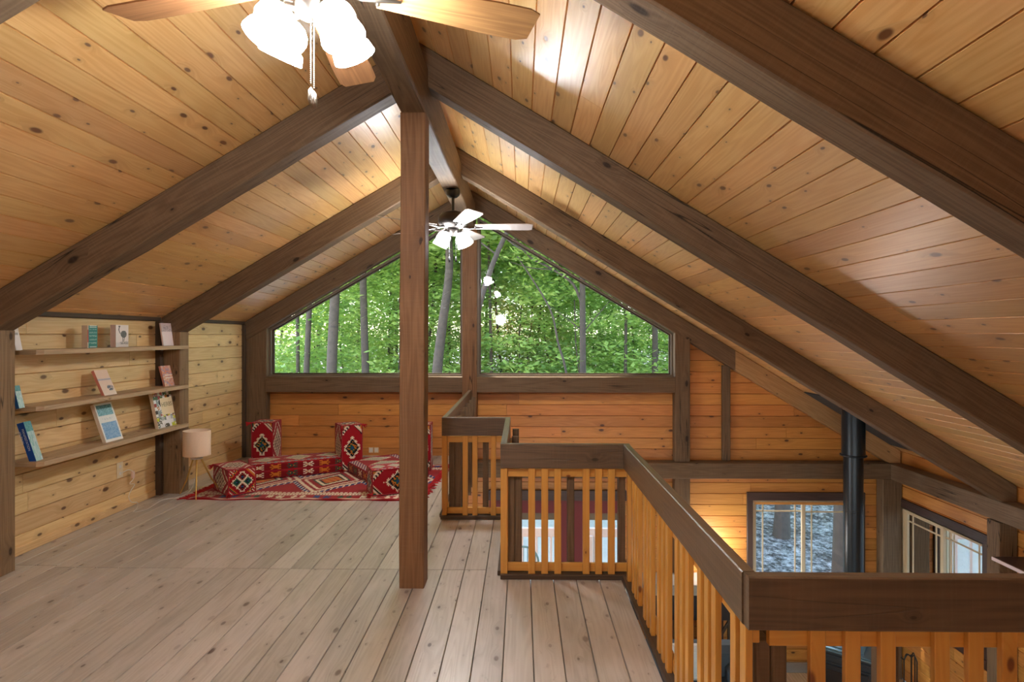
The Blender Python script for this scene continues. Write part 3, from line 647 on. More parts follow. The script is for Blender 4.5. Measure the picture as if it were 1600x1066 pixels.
# ================================================================== BOOKS
def hsh(i, j, k=0): return (math.sin(i * 12.9898 + j * 78.233 + k * 37.7) * 43758.5453) % 1.0
def book(label, y0, z0, w, h, th, xb, lean, cover, spine_col, yaw=0.0, res=(24, 32), title=None, text_col=None, spine_text=None, name='book'):
    """cover faces +X; spine on the near (-Y) edge; leans back against the wall"""
    root = thing(name, label, 'book', (xb, y0, z0), yaw, 'books leaning on the wall shelves')
    L = math.radians(lean); ux = -math.sin(L); uz = math.cos(L)      # up direction of the book in XZ
    nx, nz = math.cos(L), math.sin(L)
    def P(y, s, d): return (ux * s + nx * d, y, uz * s + nz * d + th * nz * 0)
    mb = MB()
    for (ya, yb, sa, sb, da, db) in ((.003, w - .003, .003, h - .003, -th + .003, -.003),):
        c = [P(y, s, d_) for d_ in (da, db) for s in (sa, sb) for y in (ya, yb)]
        mb.idx(c, [(0, 1, 3, 2), (5, 4, 6, 7), (0, 4, 5, 1), (2, 3, 7, 6), (1, 5, 7, 3), (4, 0, 2, 6)])
    mb.build('page_block', M['page'], root)
    mb = MB(); nx_, ny_ = res
    for i in range(nx_):
        for j in range(ny_):
            ya, yb, sa, sb = w * i / nx_, w * (i+1) / nx_, h * j / ny_, h * (j+1) / ny_
            mb.face([P(ya, sa, 0), P(yb, sa, 0), P(yb, sb, 0), P(ya, sb, 0)], col=cover((i + .5) / nx_, (j + .5) / ny_, i, j))
    e = -.0025
    for (a, b_, c, d_) in ((( 0, 0, e), (w, 0, e), (w, 0, 0), (0, 0, 0)), ((0, h, 0), (w, h, 0), (w, h, e), (0, h, e)), ((w, 0, e), (w, h, e), (w, h, 0), (w, 0, 0)), ((w, 0, -th), (0, 0, -th), (0, h, -th), (w, h, -th)), ((0, 0, e), (0, h, e), (w, h, e), (w, 0, e))):
        mb.face([P(*q) for q in (a, b_, c, d_)], col=spine_col)
    cv = mb.build('cover', M['print'], root)
    mb = MB(); mb.face([P(0, 0, -th), P(0, 0, 0), P(0, h, 0), P(0, h, -th)], col=spine_col); mb.face([P(-.001, 0, -th), P(-.001, 0, 0), P(-.001, h, 0), P(-.001, h, -th)], col=spine_col)
    mb.build('spine', M['print'], root)
    def text(s, size, cy, cz, col, par, on_spine=False):
        cu = bpy.data.curves.new('title', 'FONT'); cu.body = s; cu.size = size; cu.align_x = 'CENTER'; cu.align_y = 'CENTER'; cu.extrude = .0003
        cu.materials.append(plain('title_ink', col, .5)); o = bpy.data.objects.new('title', cu); COL.objects.link(o); o.parent = par
        me = bpy.data.meshes.new_from_object(o); bpy.data.objects.remove(o); o = bpy.data.objects.new('title', me); COL.objects.link(o); o.parent = par
        if not on_spine:
            X = Vector((0, 1, 0)); Y = Vector((ux, 0, uz)); Z = Vector((nx, 0, nz)); loc = Vector(P(cy, cz, .001))
        else:
            X = -Vector((ux, 0, uz)); Y = Vector((nx, 0, nz)); Z = Vector((0, -1, 0)); loc = Vector(P(-.002, cz, -cy))
        o.matrix_local = Matrix.Translation(loc) @ Matrix((X, Y, Z)).transposed().to_4x4()
    if title:
        for (s, size, cy, cz, col) in title: text(s, size, cy, cz, col, root)
    if spine_text:
        for (s, size, cy, cz, col) in spine_text: text(s, size, cy, cz, col, root, True)
def mixc(a, b_, f): return tuple(a[i] * (1 - f) + b_[i] * f for i in range(3)) + (1,)
TEAL, CRM, PINK, BLU, SKY_ = srgb(58, 134, 130), srgb(238, 224, 208), srgb(228, 184, 176), srgb(30, 82, 160), srgb(128, 176, 204)
def c_teal(u, v, i, j):
    if u < .07: return srgb(196, 60, 50) if .25 < v < .8 else srgb(220, 200, 180)
    if (j % 5 in (1, 2)) and .15 < u < .9 and .2 < v < .85 and hsh(i, j) > .35: return srgb(150, 190, 178)
    if v > .88 and .2 < u < .9 and j % 2: return srgb(220, 232, 224)
    if v < .1 and .2 < u < .9 and j % 2: return srgb(210, 226, 220)
    return TEAL
def c_bird(u, v, i, j):
    # a long-necked running bird engraved in grey on a pale cover
    g = srgb(88, 86, 86); bx, bz = (u - .62) / .24, (v - .58) / .16
    if bx * bx + bz * bz < 1: return g if hsh(i, j) > .25 else srgb(150, 148, 146)
    if abs(u - (.34 - .10 * math.sin((v - .62) * 9))) < .035 and .6 < v < .93: return g
    if .20 < u < .36 and .91 < v < .95: return g
    if (abs(u - .55 - (v - .3) * .05) < .022 or abs(u - .68 + (.42 - v) * .3) < .022) and .24 < v < .46: return g
    if v < .24 and v > .12 and u > .3 and hsh(i, j, 1) > .5: return srgb(120, 118, 118)
    return srgb(236, 226, 222) if v > .2 else srgb(222, 212, 208)
def c_pale(u, v, i, j):
    if v > .62: return srgb(206, 192, 190) if hsh(i, j) > .25 or v > .9 else srgb(160, 150, 150)
    return srgb(238, 224, 222)
def c_cream(u, v, i, j):
    if abs(v - .62) < .035: return srgb(186, 182, 192)
    if ((u - .7) / .24) ** 2 + ((v - .28) / .11) ** 2 < 1 and hsh(i, j) > .25: return srgb(112, 122, 134)
    return mixc(srgb(244, 226, 206), srgb(234, 206, 184), v)
def c_floral(u, v, i, j):
    h_ = hsh(i // 2, j // 2); 
    if .35 < v < .62 and .15 < u < .85 and j % 4 < 2: return srgb(240, 222, 206)
    return srgb(222, 150, 116) if h_ > .7 else srgb(214, 166, 152) if h_ > .4 else srgb(172, 150, 168) if h_ > .2 else srgb(226, 190, 160)
def c_blue(u, v, i, j):
    if u < .07 or u > .93 or v < .06 or v > .955: return srgb(238, 236, 226)
    if .50 < v < .68: return srgb(232, 232, 222) if not (.56 < v < .62 and .2 < u < .8 and hsh(i, j) > .6) else srgb(200, 204, 204)
    if v >= .68: return mixc(srgb(96, 150, 150), srgb(150, 196, 206), hsh(i, j)) if v < .86 else mixc(srgb(40, 92, 84), srgb(110, 160, 160), hsh(i, j))
    return mixc(srgb(104, 156, 200), srgb(158, 190, 216), hsh(i, j))
def c_herbs(u, v, i, j):
    if .26 < u < .80 and .36 < v < .82: return srgb(240, 222, 180)
    cols = [srgb(168, 50, 38), srgb(196, 120, 34), srgb(86, 110, 48), srgb(220, 196, 60), srgb(236, 232, 226), srgb(60, 44, 34), srgb(150, 160, 150), srgb(236, 226, 214)]
    h_ = hsh(i // 3, j // 4, 3)
    if v < .33: cols = [srgb(236, 232, 228), srgb(228, 224, 220), srgb(168, 44, 50), srgb(206, 210, 40), srgb(120, 132, 120), srgb(240, 236, 230), srgb(176, 184, 178), srgb(90, 80, 60)]
    return cols[int(h_ * 7.99)] if hsh(i, j) > .12 else srgb(230, 226, 216)
def c_aqua(u, v, i, j): return mixc(srgb(142, 196, 194), srgb(208, 226, 224), hsh(i // 2, j // 3)) if v < .75 else mixc(srgb(70, 140, 144), srgb(120, 180, 180), hsh(i, j))
def c_white(u, v, i, j): return srgb(232, 226, 220) if not (.6 < v < .7 and .2 < u < .8) else srgb(170, 166, 160)
S1, S2, S3 = 1.403, 1.027, .657
book('thick teal hardback standing upright on the top shelf', 4.475, S1, .105, .172, .045, -3.30, 0, c_teal, srgb(206, 190, 168))
book('pale book with an engraved long-legged bird on its cover', 4.79, S1, .155, .182, .045, -3.30, 0, c_bird, srgb(214, 192, 184), title=None, res=(40, 48))
book('pale pink and grey booklet at the right end of the top shelf', 5.42, S1, .205, .212, .012, -3.29, 8, c_pale, srgb(232, 214, 208))
book('cream paperback with a grey leaf leaning on the middle shelf', 4.61, S2, .145, .215, .022, -3.265, 24, c_cream, srgb(206, 132, 116), res=(24, 34))
book('salmon pink patterned book at the right end of the middle shelf', 5.43, S2, .20, .195, .018, -3.28, 14, c_floral, srgb(196, 132, 120))
book('tall white and blue book leaning on the lowest shelf', 4.615, S3, .20, .315, .028, -3.255, 19, c_blue, srgb(226, 216, 200), res=(28, 44))
book('large colourful herb cookery book on the lowest shelf', 5.30, S3, .35, .325, .030, -3.262, 11, c_herbs, srgb(226, 214, 196), res=(30, 40),
     title=[('HERBS', .058, .186, .205, srgb(140, 130, 86))])
book('thick blue spined book leaning beside the left post on the lowest shelf', 3.93, S3, .07, .275, .042, -3.245, 17, c_aqua, srgb(22, 76, 160), yaw=math.radians(8),
     spine_text=[('MANIFESTATION', .020, .018, .155, srgb(226, 232, 240)), ('JOURNAL', .020, .042, .175, srgb(226, 232, 240))])
book('aqua book half hidden behind the left post on the middle shelf', 3.80, S2, .045, .15, .022, -3.25, 14, c_aqua, srgb(40, 100, 160))
book('white booklet half hidden behind the left post on the top shelf', 3.80, S1, .05, .17, .01, -3.27, 12, c_white, srgb(220, 214, 206))

# ================================================================== KILIM FLOOR SET
KR, KC, KK, KO, KG, KB = srgb(158, 16, 30), srgb(232, 218, 190), srgb(24, 22, 24), srgb(206, 124, 40), srgb(20, 84, 66), srgb(36, 70, 128)
def k_medal(u, v, i, j):
    """stepped diamond with toothed rim on red; black and cream steps in the corners (u across 0-1, v along 0-1)"""
    a = abs(u - .5) / .44 + abs(v - .5) / .27
    if a < .14: return KB
    if a < .26: return KG
    if a < .44: return KO if (i // 2 + j // 2) % 2 else KG
    if a < .60: return KO if (i // 2 + j) % 3 == 0 else KK
    if a < .76: return KK
    if a < .88: return KC
    if a < 1.04: return KC if (j % 4) < 2 else KR
    vv = min(v, 1 - v); b = abs(u - .5) / .5 - vv / .26
    if 0.12 < b < .55: return (KK if ((i + j) // 2) % 2 else KC) if b < .42 else KC
    if b >= .55: return KO if (i // 2) % 2 else KG
    return KR
def k_lattice(u, v, i, j):
    a = abs(u - .5) / .46 + abs(v - .5) / .34
    if a < 1:
        p, q = (u - .5) / .46, (v - .5) / .34; s_, d_ = (p + q) * 2.5 % 1, (p - q) * 2.5 % 1
        if s_ < .24 or d_ < .24: return KC
        return KK if .45 < s_ < .8 and .45 < d_ < .8 else srgb(110, 40, 24)
    if a < 1.12: return KC
    if a > 1.55 and a < 1.7: return KC
    return KR
def k_four(u, v, i, j):
    a = abs(u - .5) / .48 + abs(v - .5) / .48
    if a < .78:
        p, q = (u - .5) + (v - .5), (u - .5) - (v - .5)
        if abs(p) < .035 or abs(q) < .035: return KC
        c = KG if abs(u - .5) > abs(v - .5) else srgb(120, 24, 26)
        m = abs(abs(p) - .19) + abs(abs(q) - .19)
        return KB if m < .05 else KK if m < .1 else c
    if a < .86: return KC
    if a < .98: return KC if (i % 3) < 1 else srgb(130, 18, 26)
    if a < 1.25: return KR
    if a < 1.45: return KO if (i + j) % 3 else KG
    return KC if (i + j) % 3 == 0 else KR
def k_border(u, v, i, j):
    w_ = (u * 6) % 1; c = [KC, KO, KG][int(u * 6) % 3]
    if v < .12 or v > .88: return KR
    x_, y_ = abs(w_ - .5), abs(v - .5)
    if x_ < .36 and abs(x_ - y_ * .8) < .08: return c
    if x_ + y_ < .16: return KO
    if x_ > .2 and x_ < .34 and y_ < .07: return c
    return srgb(132, 18, 26)
def k_top(u, v, i, j):
    w_ = (u * 3) % 1; a = abs(w_ - .5) / .42 + abs(v - .5) / .3
    if v < .14 or v > .86: return KC if (i // 2 + j) % 3 == 0 else (KB if (i // 3) % 2 else KR)
    if a < .9: return KC if (i + j) % 2 else srgb(90, 110, 100)
    if a < 1.05: return KC
    return KR
def k_plainred(u, v, i, j): return KR if (j % 9) > 1 else srgb(120, 12, 22)
def soft_box(a, b_, c, pats, res, bulge=.008, wav=0.0):
    """pats: dict face-> (pattern, swap) for -x +x -y +y -z +z; corner at origin"""
    mb = MB()
    def fc(f):
        if f in ('-y', '+y'): U, V, O, N = Vector((a, 0, 0)), Vector((0, 0, c)), Vector((0, 0 if f == '-y' else b_, 0)), Vector((0, -1 if f == '-y' else 1, 0))
        elif f in ('-x', '+x'): U, V, O, N = Vector((0, b_, 0)), Vector((0, 0, c)), Vector((0 if f == '-x' else a, 0, 0)), Vector((-1 if f == '-x' else 1, 0, 0))
        else: U, V, O, N = Vector((a, 0, 0)), Vector((0, b_, 0)), Vector((0, 0, 0 if f == '-z' else c)), Vector((0, 0, -1 if f == '-z' else 1))
        return U, V, O, N
    for f, (pat, swap) in pats.items():
        U, V, O, N = fc(f); nu = max(6, round(U.length / res)); nv = max(4, round(V.length / res)); g = []
        for j in range(nv + 1):
            for i in range(nu + 1):
                s_, t_ = i / nu, j / nv; q = (1 - (2*s_ - 1) ** 4) * (1 - (2*t_ - 1) ** 4)
                z_ = bulge * q if f != '-z' else 0
                p = O + U * s_ + V * t_ + N * z_
                if f == '+z' and wav: p.z += wav * math.sin(s_ * 9) * math.sin(t_ * 7) * q
                g.append(p)
        faces, cols = [], []
        for j in range(nv):
            for i in range(nu):
                q4 = (j*(nu+1)+i, j*(nu+1)+i+1, (j+1)*(nu+1)+i+1, (j+1)*(nu+1)+i)
                if U.cross(V).dot(N) < 0: q4 = q4[::-1]
                faces.append(q4); uu, vv = (i + .5) / nu, (j + .5) / nv
                cols.append(pat(vv, uu, j, i) if swap else pat(uu, vv, i, j))
        mb.idx(g, faces, None, 0, cols)
    return mb
def piping(a, b_, c, r=.006):
    mb = MB(); P = [(x, y, z) for x in (0, a) for y in (0, b_) for z in (r * .5, c)]
    for p in P:
        for q in P:
            if p < q and sum(1 for k in range(3) if abs(p[k] - q[k]) > 1e-6) == 1: mb.tube([p, q], r, 6)
    return mb
def tassel(parent, loc, d=(0, 0, -1), L=.06):
    mb = MB(); d = Vector(d).normalized(); o = Vector(loc); mb.lathe([(.002, 0), (.011, .006), (.012, .014), (.008, .02)], o, d, 8)
    for k in range(14):
        a = k * 2.4; e = d.orthogonal().normalized(); f_ = d.cross(e); off = e * math.cos(a) + f_ * math.sin(a)
        mb.tube([o + d * .016 + off * .006, o + d * (L * .6) + off * .014, o + d * L + off * (.017 + .004 * (k % 3)) ], .0028, 4)
    return mb.build('tassel', M['red'], parent)
def cushion(label, loc, rz, dims, front, side, top, res=.011, tass=(), nm='bolster_cushion', lying=False):
    root = thing(nm, label, 'cushion', loc, rz, 'red kilim bolster cushions'); a, b_, c = dims
    soft_box(a, b_, c, {'-y': front, '+y': front, '-x': side, '+x': side, '+z': top, '-z': (k_plainred, False)}, res).build('cushion_cover', M['kilim'], root)
    piping(a, b_, c).build('piping', M['redpiping'], root)
    for (p, d_) in tass: tassel(root, p, d_)
ST = (k_medal, False)
cushion('tall red patterned cushion standing in the far left corner', (-3.04, 6.66, 0.012), math.radians(2), (.235, .25, .50), (k_medal, False), (k_lattice, False), (k_four, False), tass=[((.0, 0, .5), (-.8, -.4, -.1))])
cushion('tall red patterned cushion standing beside the wall outlets', (-1.955, 6.45, 0.012), math.radians(34), (.225, .235, .50), (k_medal, False), (k_lattice, False), (k_four, False), tass=[((.225, 0, .50), (1, .3, -.5)), ((0.0, 0, .50), (-.2, -1, -.9)), ((0, 0, .03), (-.3, -1, -.2))])
cushion('tall red cushion almost hidden behind the brown king post', (-1.235, 6.50, 0.012), math.radians(4), (.235, .25, .50), (k_medal, False), (k_lattice, False), (k_four, False))
cushion('red kilim cube cushion lying beside the tripod lamp', (-2.70, 5.44, 0.014), math.radians(45), (.245, .39, .235), (k_four, False), (k_lattice, True), (k_lattice, False), tass=[((0, 0, .03), (-.2, -.8, -.35)), ((.0, .39, .235), (-.5, .6, -.5))])
cushion('red kilim cushion lying at the front, half behind the king post', (-1.375, 5.47, 0.014), math.radians(26), (.47, .235, .235), (k_medal, True), (k_four, False), (k_top, False), tass=[((0, 0, .02), (-.8, -.7, -.1))])
def mattress(label, loc, rz, dims, layers):
    root = thing('floor_mattress', label, 'floor cushion', loc, rz, 'folded kilim floor mattresses'); a, b_, c = dims; h_ = c / layers
    for k in range(layers):
        mb = soft_box(a, b_, h_ - .004, {'-y': (k_border, False), '+y': (k_border, False), '-x': (k_border, False), '+x': (k_border, False), '+z': (k_top, False), '-z': (k_plainred, False)}, .011, .010, .003)
        o = mb.build('mattress_layer', M['kilim'], root, (0, 0, k * h_)); piping(a, b_, h_ - .004, .004).build('piping', M['redpiping'], o)
mattress('long folded red mattress between the cube cushion and the tall cushion', (-2.78, 6.05, .016), math.radians(27), (.98, .36, .155), 2)
mattress('broad red mattress to the right, running behind the king post', (-1.96, 6.58, .016), math.radians(-55), (.86, .60, .10), 1)
# rug
def c_rug(u, v):
    """u along x 0-1, v depth 0-1; front border bands, zigzags and diamonds"""
    x, y = u * 2.1, v * 1.55; d_ = min(y, 1.55 - y)
    i, j = int(x / .014), int(y / .014)
    if d_ < .03: return KR
    if d_ < .05: return KC
    if d_ < .17:
        q = (x * 4.6) % 1; 
        if abs(q - .5) < .34 and .065 < d_ < .155: return [KC, KB, KG, KC][int(x * 4.6) % 4] if (abs(abs(q - .5) - .18) + abs(d_ - .11) * 2.2) < .13 or abs(q - .5) > .3 else KR
        return KR
    if d_ < .19: return KC
    if d_ < .215: return KR if i % 2 else KC
    if d_ < .235: return KC
    if d_ < .26: return KR
    if d_ < .285: return KC if i % 3 else KR
    q = (x / .7) % 1; yy = (y - .775) / .49; a = abs(q - .5) / .5 + abs(yy)
    if a < .32: return KO if (i // 2 + j // 2) % 3 else srgb(190, 60, 30)
    if a < .40: return KK
    if a < .50: return KC
    if a < .56: return KG
    if abs(a - .78) < .05: return KC
    if abs(a - 1.0) < .06: return KC
    if a > 1.1 and a < 1.25: return KB if i % 3 else KC
    return KR
rug = thing('kilim_rug', 'red patterned kilim rug with fringed ends under the cushions', 'rug', (-3.0, 5.37, 0.0))
mb = MB(); nx_, ny_ = 150, 110; g = []; cols = []; faces = []
def rz_(u, v): return .006 + (.004 * math.sin(u * 31) * max(0, 1 - v * 14) + .0015 * math.sin(u * 40 + v * 11) + (.01 if v < .02 else 0) * max(0, math.sin(u * 23)))
for j in range(ny_ + 1):
    for i in range(nx_ + 1):
        u, v = i / nx_, j / ny_; g.append((u * 2.1 - .05 * (1 - v) + .03 * v, v * 1.50 + .012 * math.sin(u * 27) * (1 - v), rz_(u, v)))
for j in range(ny_):
    for i in range(nx_): faces.append((j*(nx_+1)+i, j*(nx_+1)+i+1, (j+1)*(nx_+1)+i+1, (j+1)*(nx_+1)+i)); cols.append(c_rug((i + .5) / nx_, (j + .5) / ny_))
mb.idx(g, faces, None, 0, cols)
edge = [g[i] for i in range(nx_ + 1)] ; k = len(edge)
mb.idx(edge + [(p[0], p[1], .0005) for p in edge], [(k + i, k + i + 1, i + 1, i) for i in range(k - 1)], None, 0, [KR] * (k - 1))
mb.build('woven_field', M['kilim'], rug)
mb = MB()
for s_ in (0, 1):
    for q in range(64):
        v = (q + .5) / 64; y = v * 1.5; x = (2.1 + .03 * v - .05 * (1 - v)) if s_ else (-.05 * (1 - v) + .03 * v); dx = (1 if s_ else -1)
        L = R.uniform(.05, .095); mb.tube([(x, y, .007), (x + dx * L * .5, y + R.uniform(-.01, .01), .009), (x + dx * L, y + R.uniform(-.02, .02), .004)], [.006, .006, .004], 4)
fr = mb.build('fringe', M['red'], rug); fr['kind'] = 'stuff'

# ================================================================== TRIPOD LAMP, OUTLETS, CORD
lamp = thing('tripod_lamp', 'small brass tripod lamp with a linen drum shade beside the cushions', 'lamp', (-3.02, 5.49, 0))
mb = MB(); r = .118; n = 40
mb.lathe([(r, .385), (r, .615), (r - .004, .615), (r - .004, .385), (r, .385)], n=n); mb.build('lamp_shade', M['linen'], lamp)
MB().lathe([(.001, .36), (.022, .36), (.022, .375), (.012, .38), (.012, .43), (.001, .43)], n=16).build('lamp_holder', M['brass'], lamp)
MB().lathe([(.001, .348), (.05, .350), (.052, .358), (.05, .364), (.001, .364)], n=24).build('tripod_plate', M['white'], lamp)
for (x, y) in ((-2.926, 5.303), (-3.185, 5.50), (-2.875, 5.64)):
    dx, dy = x + 3.02, y - 5.49; L = math.hypot(dx, dy)
    MB().tube([(dx / L * .035, dy / L * .035, .352), (dx * .6, dy * .6, .15), (dx, dy, .018)], [.008, .007, .005], 10).build('leg', M['brass'], lamp)
def outlet(label, lo, hi, nm='wall_outlet', slots=None):
    o = thing(nm, label, 'outlet', lo); d_ = [hi[i] - lo[i] for i in range(3)]
    MB().box((0, 0, 0), d_, ch=.002).build('cover_plate', M['cream'], o)
    mb = MB()
    if d_[0] < d_[1]:
        for z in (.035, .095):
            mb.lathe([(.001, .0), (.014, .0), (.016, -.002)], (d_[0] + .001, d_[1] / 2, z), (1, 0, 0), 12)
    else:
        mb.box((.008, -.002, .01), (d_[0] - .008, 0, d_[2] - .01), ch=.001)
    mb.build('socket', M['white'], o)
outlet('cream outlet plate on the knee wall under the shelves', (XL + .0005, 4.985, .285), (XL + .008, 5.06, .415))
outlet('left of the two cream socket plates low on the gable wall', (-1.905, 7.392, .035), (-1.848, 7.3995, .10))
outlet('right of the two cream socket plates low on the gable wall', (-1.838, 7.392, .035), (-1.782, 7.3995, .10))
cord = thing('lamp_cord', 'white lamp cord hanging from the outlet and trailing to the lamp', 'cord', (XL + .02, 5.08, .32))
def W(p): return (p[0] - (XL + .02), p[1] - 5.08, p[2] - .32)
pts = [(XL + .012, 5.03, .32), (XL + .03, 5.10, .335), (XL + .05, 5.14, .30), (XL + .03, 5.16, .24), (XL + .025, 5.12, .21), (XL + .035, 5.17, .19), (XL + .03, 5.13, .15), (XL + .03, 5.10, .10), (XL + .04, 5.12, .05), (XL + .06, 5.17, .03), (XL + .10, 5.10, .004), (-3.28, 4.98, .004), (-3.22, 5.06, .004), (-3.24, 5.2, .004), (-3.26, 5.36, .004), (-3.17, 5.46, .004), (-3.08, 5.49, .06), (-3.03, 5.49, .20), (-3.02, 5.49, .35)]
def smooth(pts, k=5):
    out = []; P = [Vector(p) for p in pts]
    for i in range(len(P) - 1):
        a, b_, c, d_ = P[max(i-1, 0)], P[i], P[i+1], P[min(i+2, len(P)-1)]
        for s_ in range(k):
            t_ = s_ / k; out.append(.5 * ((2*b_) + (c - a) * t_ + (2*a - 5*b_ + 4*c - d_) * t_**2 + (3*b_ - a - 3*c + d_) * t_**3))
    return out + [P[-1]]
MB().tube([Vector(W(p)) for p in smooth(pts)], .003, 6).build('wire', M['white'], cord)
MB().box(W((XL + .028, 5.125, .255)), W((XL + .05, 5.155, .315)), ch=.004).build('plug', plain('pinkish_plug', srgb(226, 196, 180), .4), cord)

# ================================================================== LOWER ROOM
px, py = 3.69, 6.68
pipe = thing('stove_pipe', 'black stove pipe rising from the wood stove to the roof', 'pipe', (px, py, -1.60))
MB().tube([(0, 0, -.24), (0, 0, 1.765)], .100, 32).build('lower_section', M['pipe'], pipe)
MB().tube([(0, 0, 1.76), (0, 0, CZ(px) + 1.60 + .02)], .119, 32).build('upper_section', M['pipe'], pipe)
MB().lathe([(.1195, 1.76), (.134, 1.758), (.137, 1.766), (.134, 1.774), (.1195, 1.774)], n=32).build('pipe_collar', M['pipe'], pipe)
for z in (1.14, 1.165): MB().lathe([(.1005, z), (.103, z + .003), (.1005, z + .006)], n=32).build('pipe_seam', M['black'], pipe)
V = Vector((1, 0, -TR)).normalized(); cc = Vector((.22, .03, CZ(px + .22) + 1.60 - .014))
MB().bar(cc - V * .60, cc + V * .60, 1.0, .012, (TR, 0, 1), 0, .003).build('ceiling_plate', plain('slate_metal_plate', srgb(58, 72, 84), .45, metal=.4), pipe)

stove = thing('wood_stove', 'black cast iron wood stove under the pipe in the lower room', 'stove', (3.55, 6.58, ZD), math.radians(-38))
mb = MB(); mb.box((-.34, -.27, .20), (.34, .27, .96), ch=.01); mb.build('firebox', M['stove'], stove)
mb = MB(); mb.box((-.37, -.30, .96), (.37, .30, .985), ch=.006); mb.box((-.35, -.28, .985), (.35, .28, 1.0), ch=.006); mb.box((-.22, -.22, 1.0), (.22, .12, 1.012), ch=.004); mb.build('top_plate', plain('polished_stove_top', srgb(96, 122, 132), .18, spec=.8, metal=.3), stove)
mb = MB(); mb.box((-.345, -.285, .88), (.345, -.27, .92), ch=.004); mb.box((-.345, -.285, .80), (.345, -.27, .82), ch=.004); mb.build('front_moulding', M['stove'], stove)
sd = MB().box((-.27, -.295, .32), (.27, -.27, .78), ch=.008).build('stove_door', M['black'], stove)
MB().box((-.20, -.305, .38), (.20, -.294, .72), ch=.006).build('door_glass', plain('smoked_glass', srgb(20, 20, 22), .08, spec=.8), sd)
MB().tube([(.22, -.30, .56), (.24, -.34, .56), (.24, -.34, .50)], .008, 8).build('door_handle', M['bronze'], sd)
for x in (-.29, .29):
    for y in (-.22, .22): MB().lathe([(.035, 0), (.03, .05), (.025, .2), (.04, .21)], (x, y, 0), n=12).build('leg', M['stove'], stove)
for c_ in stove.children: c_.scale = (.92, .92, .79)
tools = thing('fireplace_tools', 'black wrought iron fire tools standing right of the wood stove', 'fire tools', (4.16, 6.42, ZD))
MB().lathe([(.001, 0), (.11, 0), (.11, .012), (.02, .02), (.012, .03), (.001, .03)], n=24).build('stand_base', M['black'], tools)
MB().tube([(0, 0, .02), (0, 0, .74)], .008, 8).build('stand_rod', M['black'], tools)
for k, (dx, dy) in enumerate(((-.09, -.02), (.02, -.06), (.07, .05))):
    MB().tube(smooth([(dx, dy, .06), (dx, dy, .62), (dx * .95, dy, .70), (dx * .5, dy * .5, .745), (0, 0, .71)]), .0065, 8).build('tool', M['black'], tools)
MB().tube(smooth([(-.12, -.02, .72), (-.09, -.02, .70), (-.05, 0, .745), (0, 0, .72)]), .007, 8).build('hook', M['black'], tools)

con = thing('console_table', 'dark console table with a grey top against the far lower wall', 'table', (1.95, 7.16, ZD))
MB().box((-.72, -.20, 1.115), (.55, .18, 1.24), ch=.006).build('table_top', M['consolegrey'], con)
MB().box((-.68, -.18, .82), (.51, .16, 1.115), ch=.004).build('drawer_box', M['black'], con)
for x in (-.66, .48):
    for y in (-.16, .12): MB().box((x - .02, y - .02, 0), (x + .02, y + .02, .82), ch=.003).build('leg', M['trim'], con)
MB().bar((.05, -.15, .05), (.48, -.15, .80), .03, .03, (0, 1, 0)).build('brace', M['trim'], con)
gl = thing('table_lamp', 'glowing white globe lamp on the console behind the stair railing', 'lamp', (2.34, 7.12, ZD + 1.241))
MB().lathe([(.001, 0), (.07, 0), (.07, .012), (.015, .02), (.012, .10), (.001, .1)], n=20).build('lamp_base', M['bronze'], gl)
MB().lathe([(.05, .09)] + [(.17 * math.sin(a), .26 - .17 * math.cos(a)) for a in [math.radians(d_) for d_ in range(20, 180, 10)]] + [(.001, .43)], n=28).build('globe_shade', M['globe'], gl)
sofa = thing('sofa', 'slate coloured sofa with a light grey back cushion in the lower room', 'sofa', (1.55, 6.15, ZD))
MB().box((-.75, -.42, .10), (.75, .38, .42), ch=.04).build('seat_base', M['slate'], sofa)
MB().box((-.62, -.44, .42), (.62, .20, .54), ch=.05).build('seat_cushion', M['slate'], sofa)
MB().box((-.72, .18, .30), (.72, .42, .84), ch=.06).build('backrest', M['slate'], sofa)
for s_ in (-1, 1): MB().box((s_ * .70 - .10, -.44, .12), (s_ * .70 + .10, .36, .70), ch=.06).build('armrest', M['slate'], sofa)
MB().box((-.05, .06, .54), (.50, .20, .90), ch=.06).build('back_cushion', M['greycush'], sofa)
for x in (-.65, .65):
    for y in (-.35, .3): MB().box((x - .025, y - .025, 0), (x + .025, y + .025, .10)).build('leg', M['black'], sofa)
sh = thing('bracket_shelf', 'small dark shelf on the side wall at the right edge of the view', 'shelf', (4.3, 5.50, -.52))
MB().box((0, -1.7, -.03), (.28, 0, 0), ch=.003, axis=1).build('shelf_board', M['wintrim'], sh)
MB().box((-.012, -1.7, -.03), (0, 0, .0), ch=.001, axis=1).build('front_edge', plain('pale_edging', srgb(206, 190, 190), .4), sh)
for y in (-.12, -1.5): MB().box((.20, y - .02, -.2), (.29, y + .02, -.03), ch=.003).build('bracket', M['wintrim'], sh)
tag(MB().box((4.47, 5.60, -.043), (4.52, 5.74, -.018), ch=.004).build('red_box', plain('coral_red', srgb(214, 74, 70), .5)), 'tiny coral red box lying on the plate beam at the rafter foot', 'box')
"""added lamps, all unseen: fill for the room below and from behind the viewer"""
def flush(label, x, y, z, r=.16):  # lamps added out of view to brighten the lower room
    o = thing('fill_ceiling_lamp', label, 'lamp', (x, y, z), 0, 'added round glass fill lamps'); MB().lathe([(.001, 0), (r * .6, 0), (r * .62, -.03), (.001, -.03)], n=20).build('fill_lamp_mount', M['bronze'], o)
    MB().lathe([(r * .62, -.03), (r, -.05), (r * .95, -.10), (r * .5, -.13), (.001, -.135)], n=24).build('glass_shade', M['globe'], o)  # glass of the added fill lamp

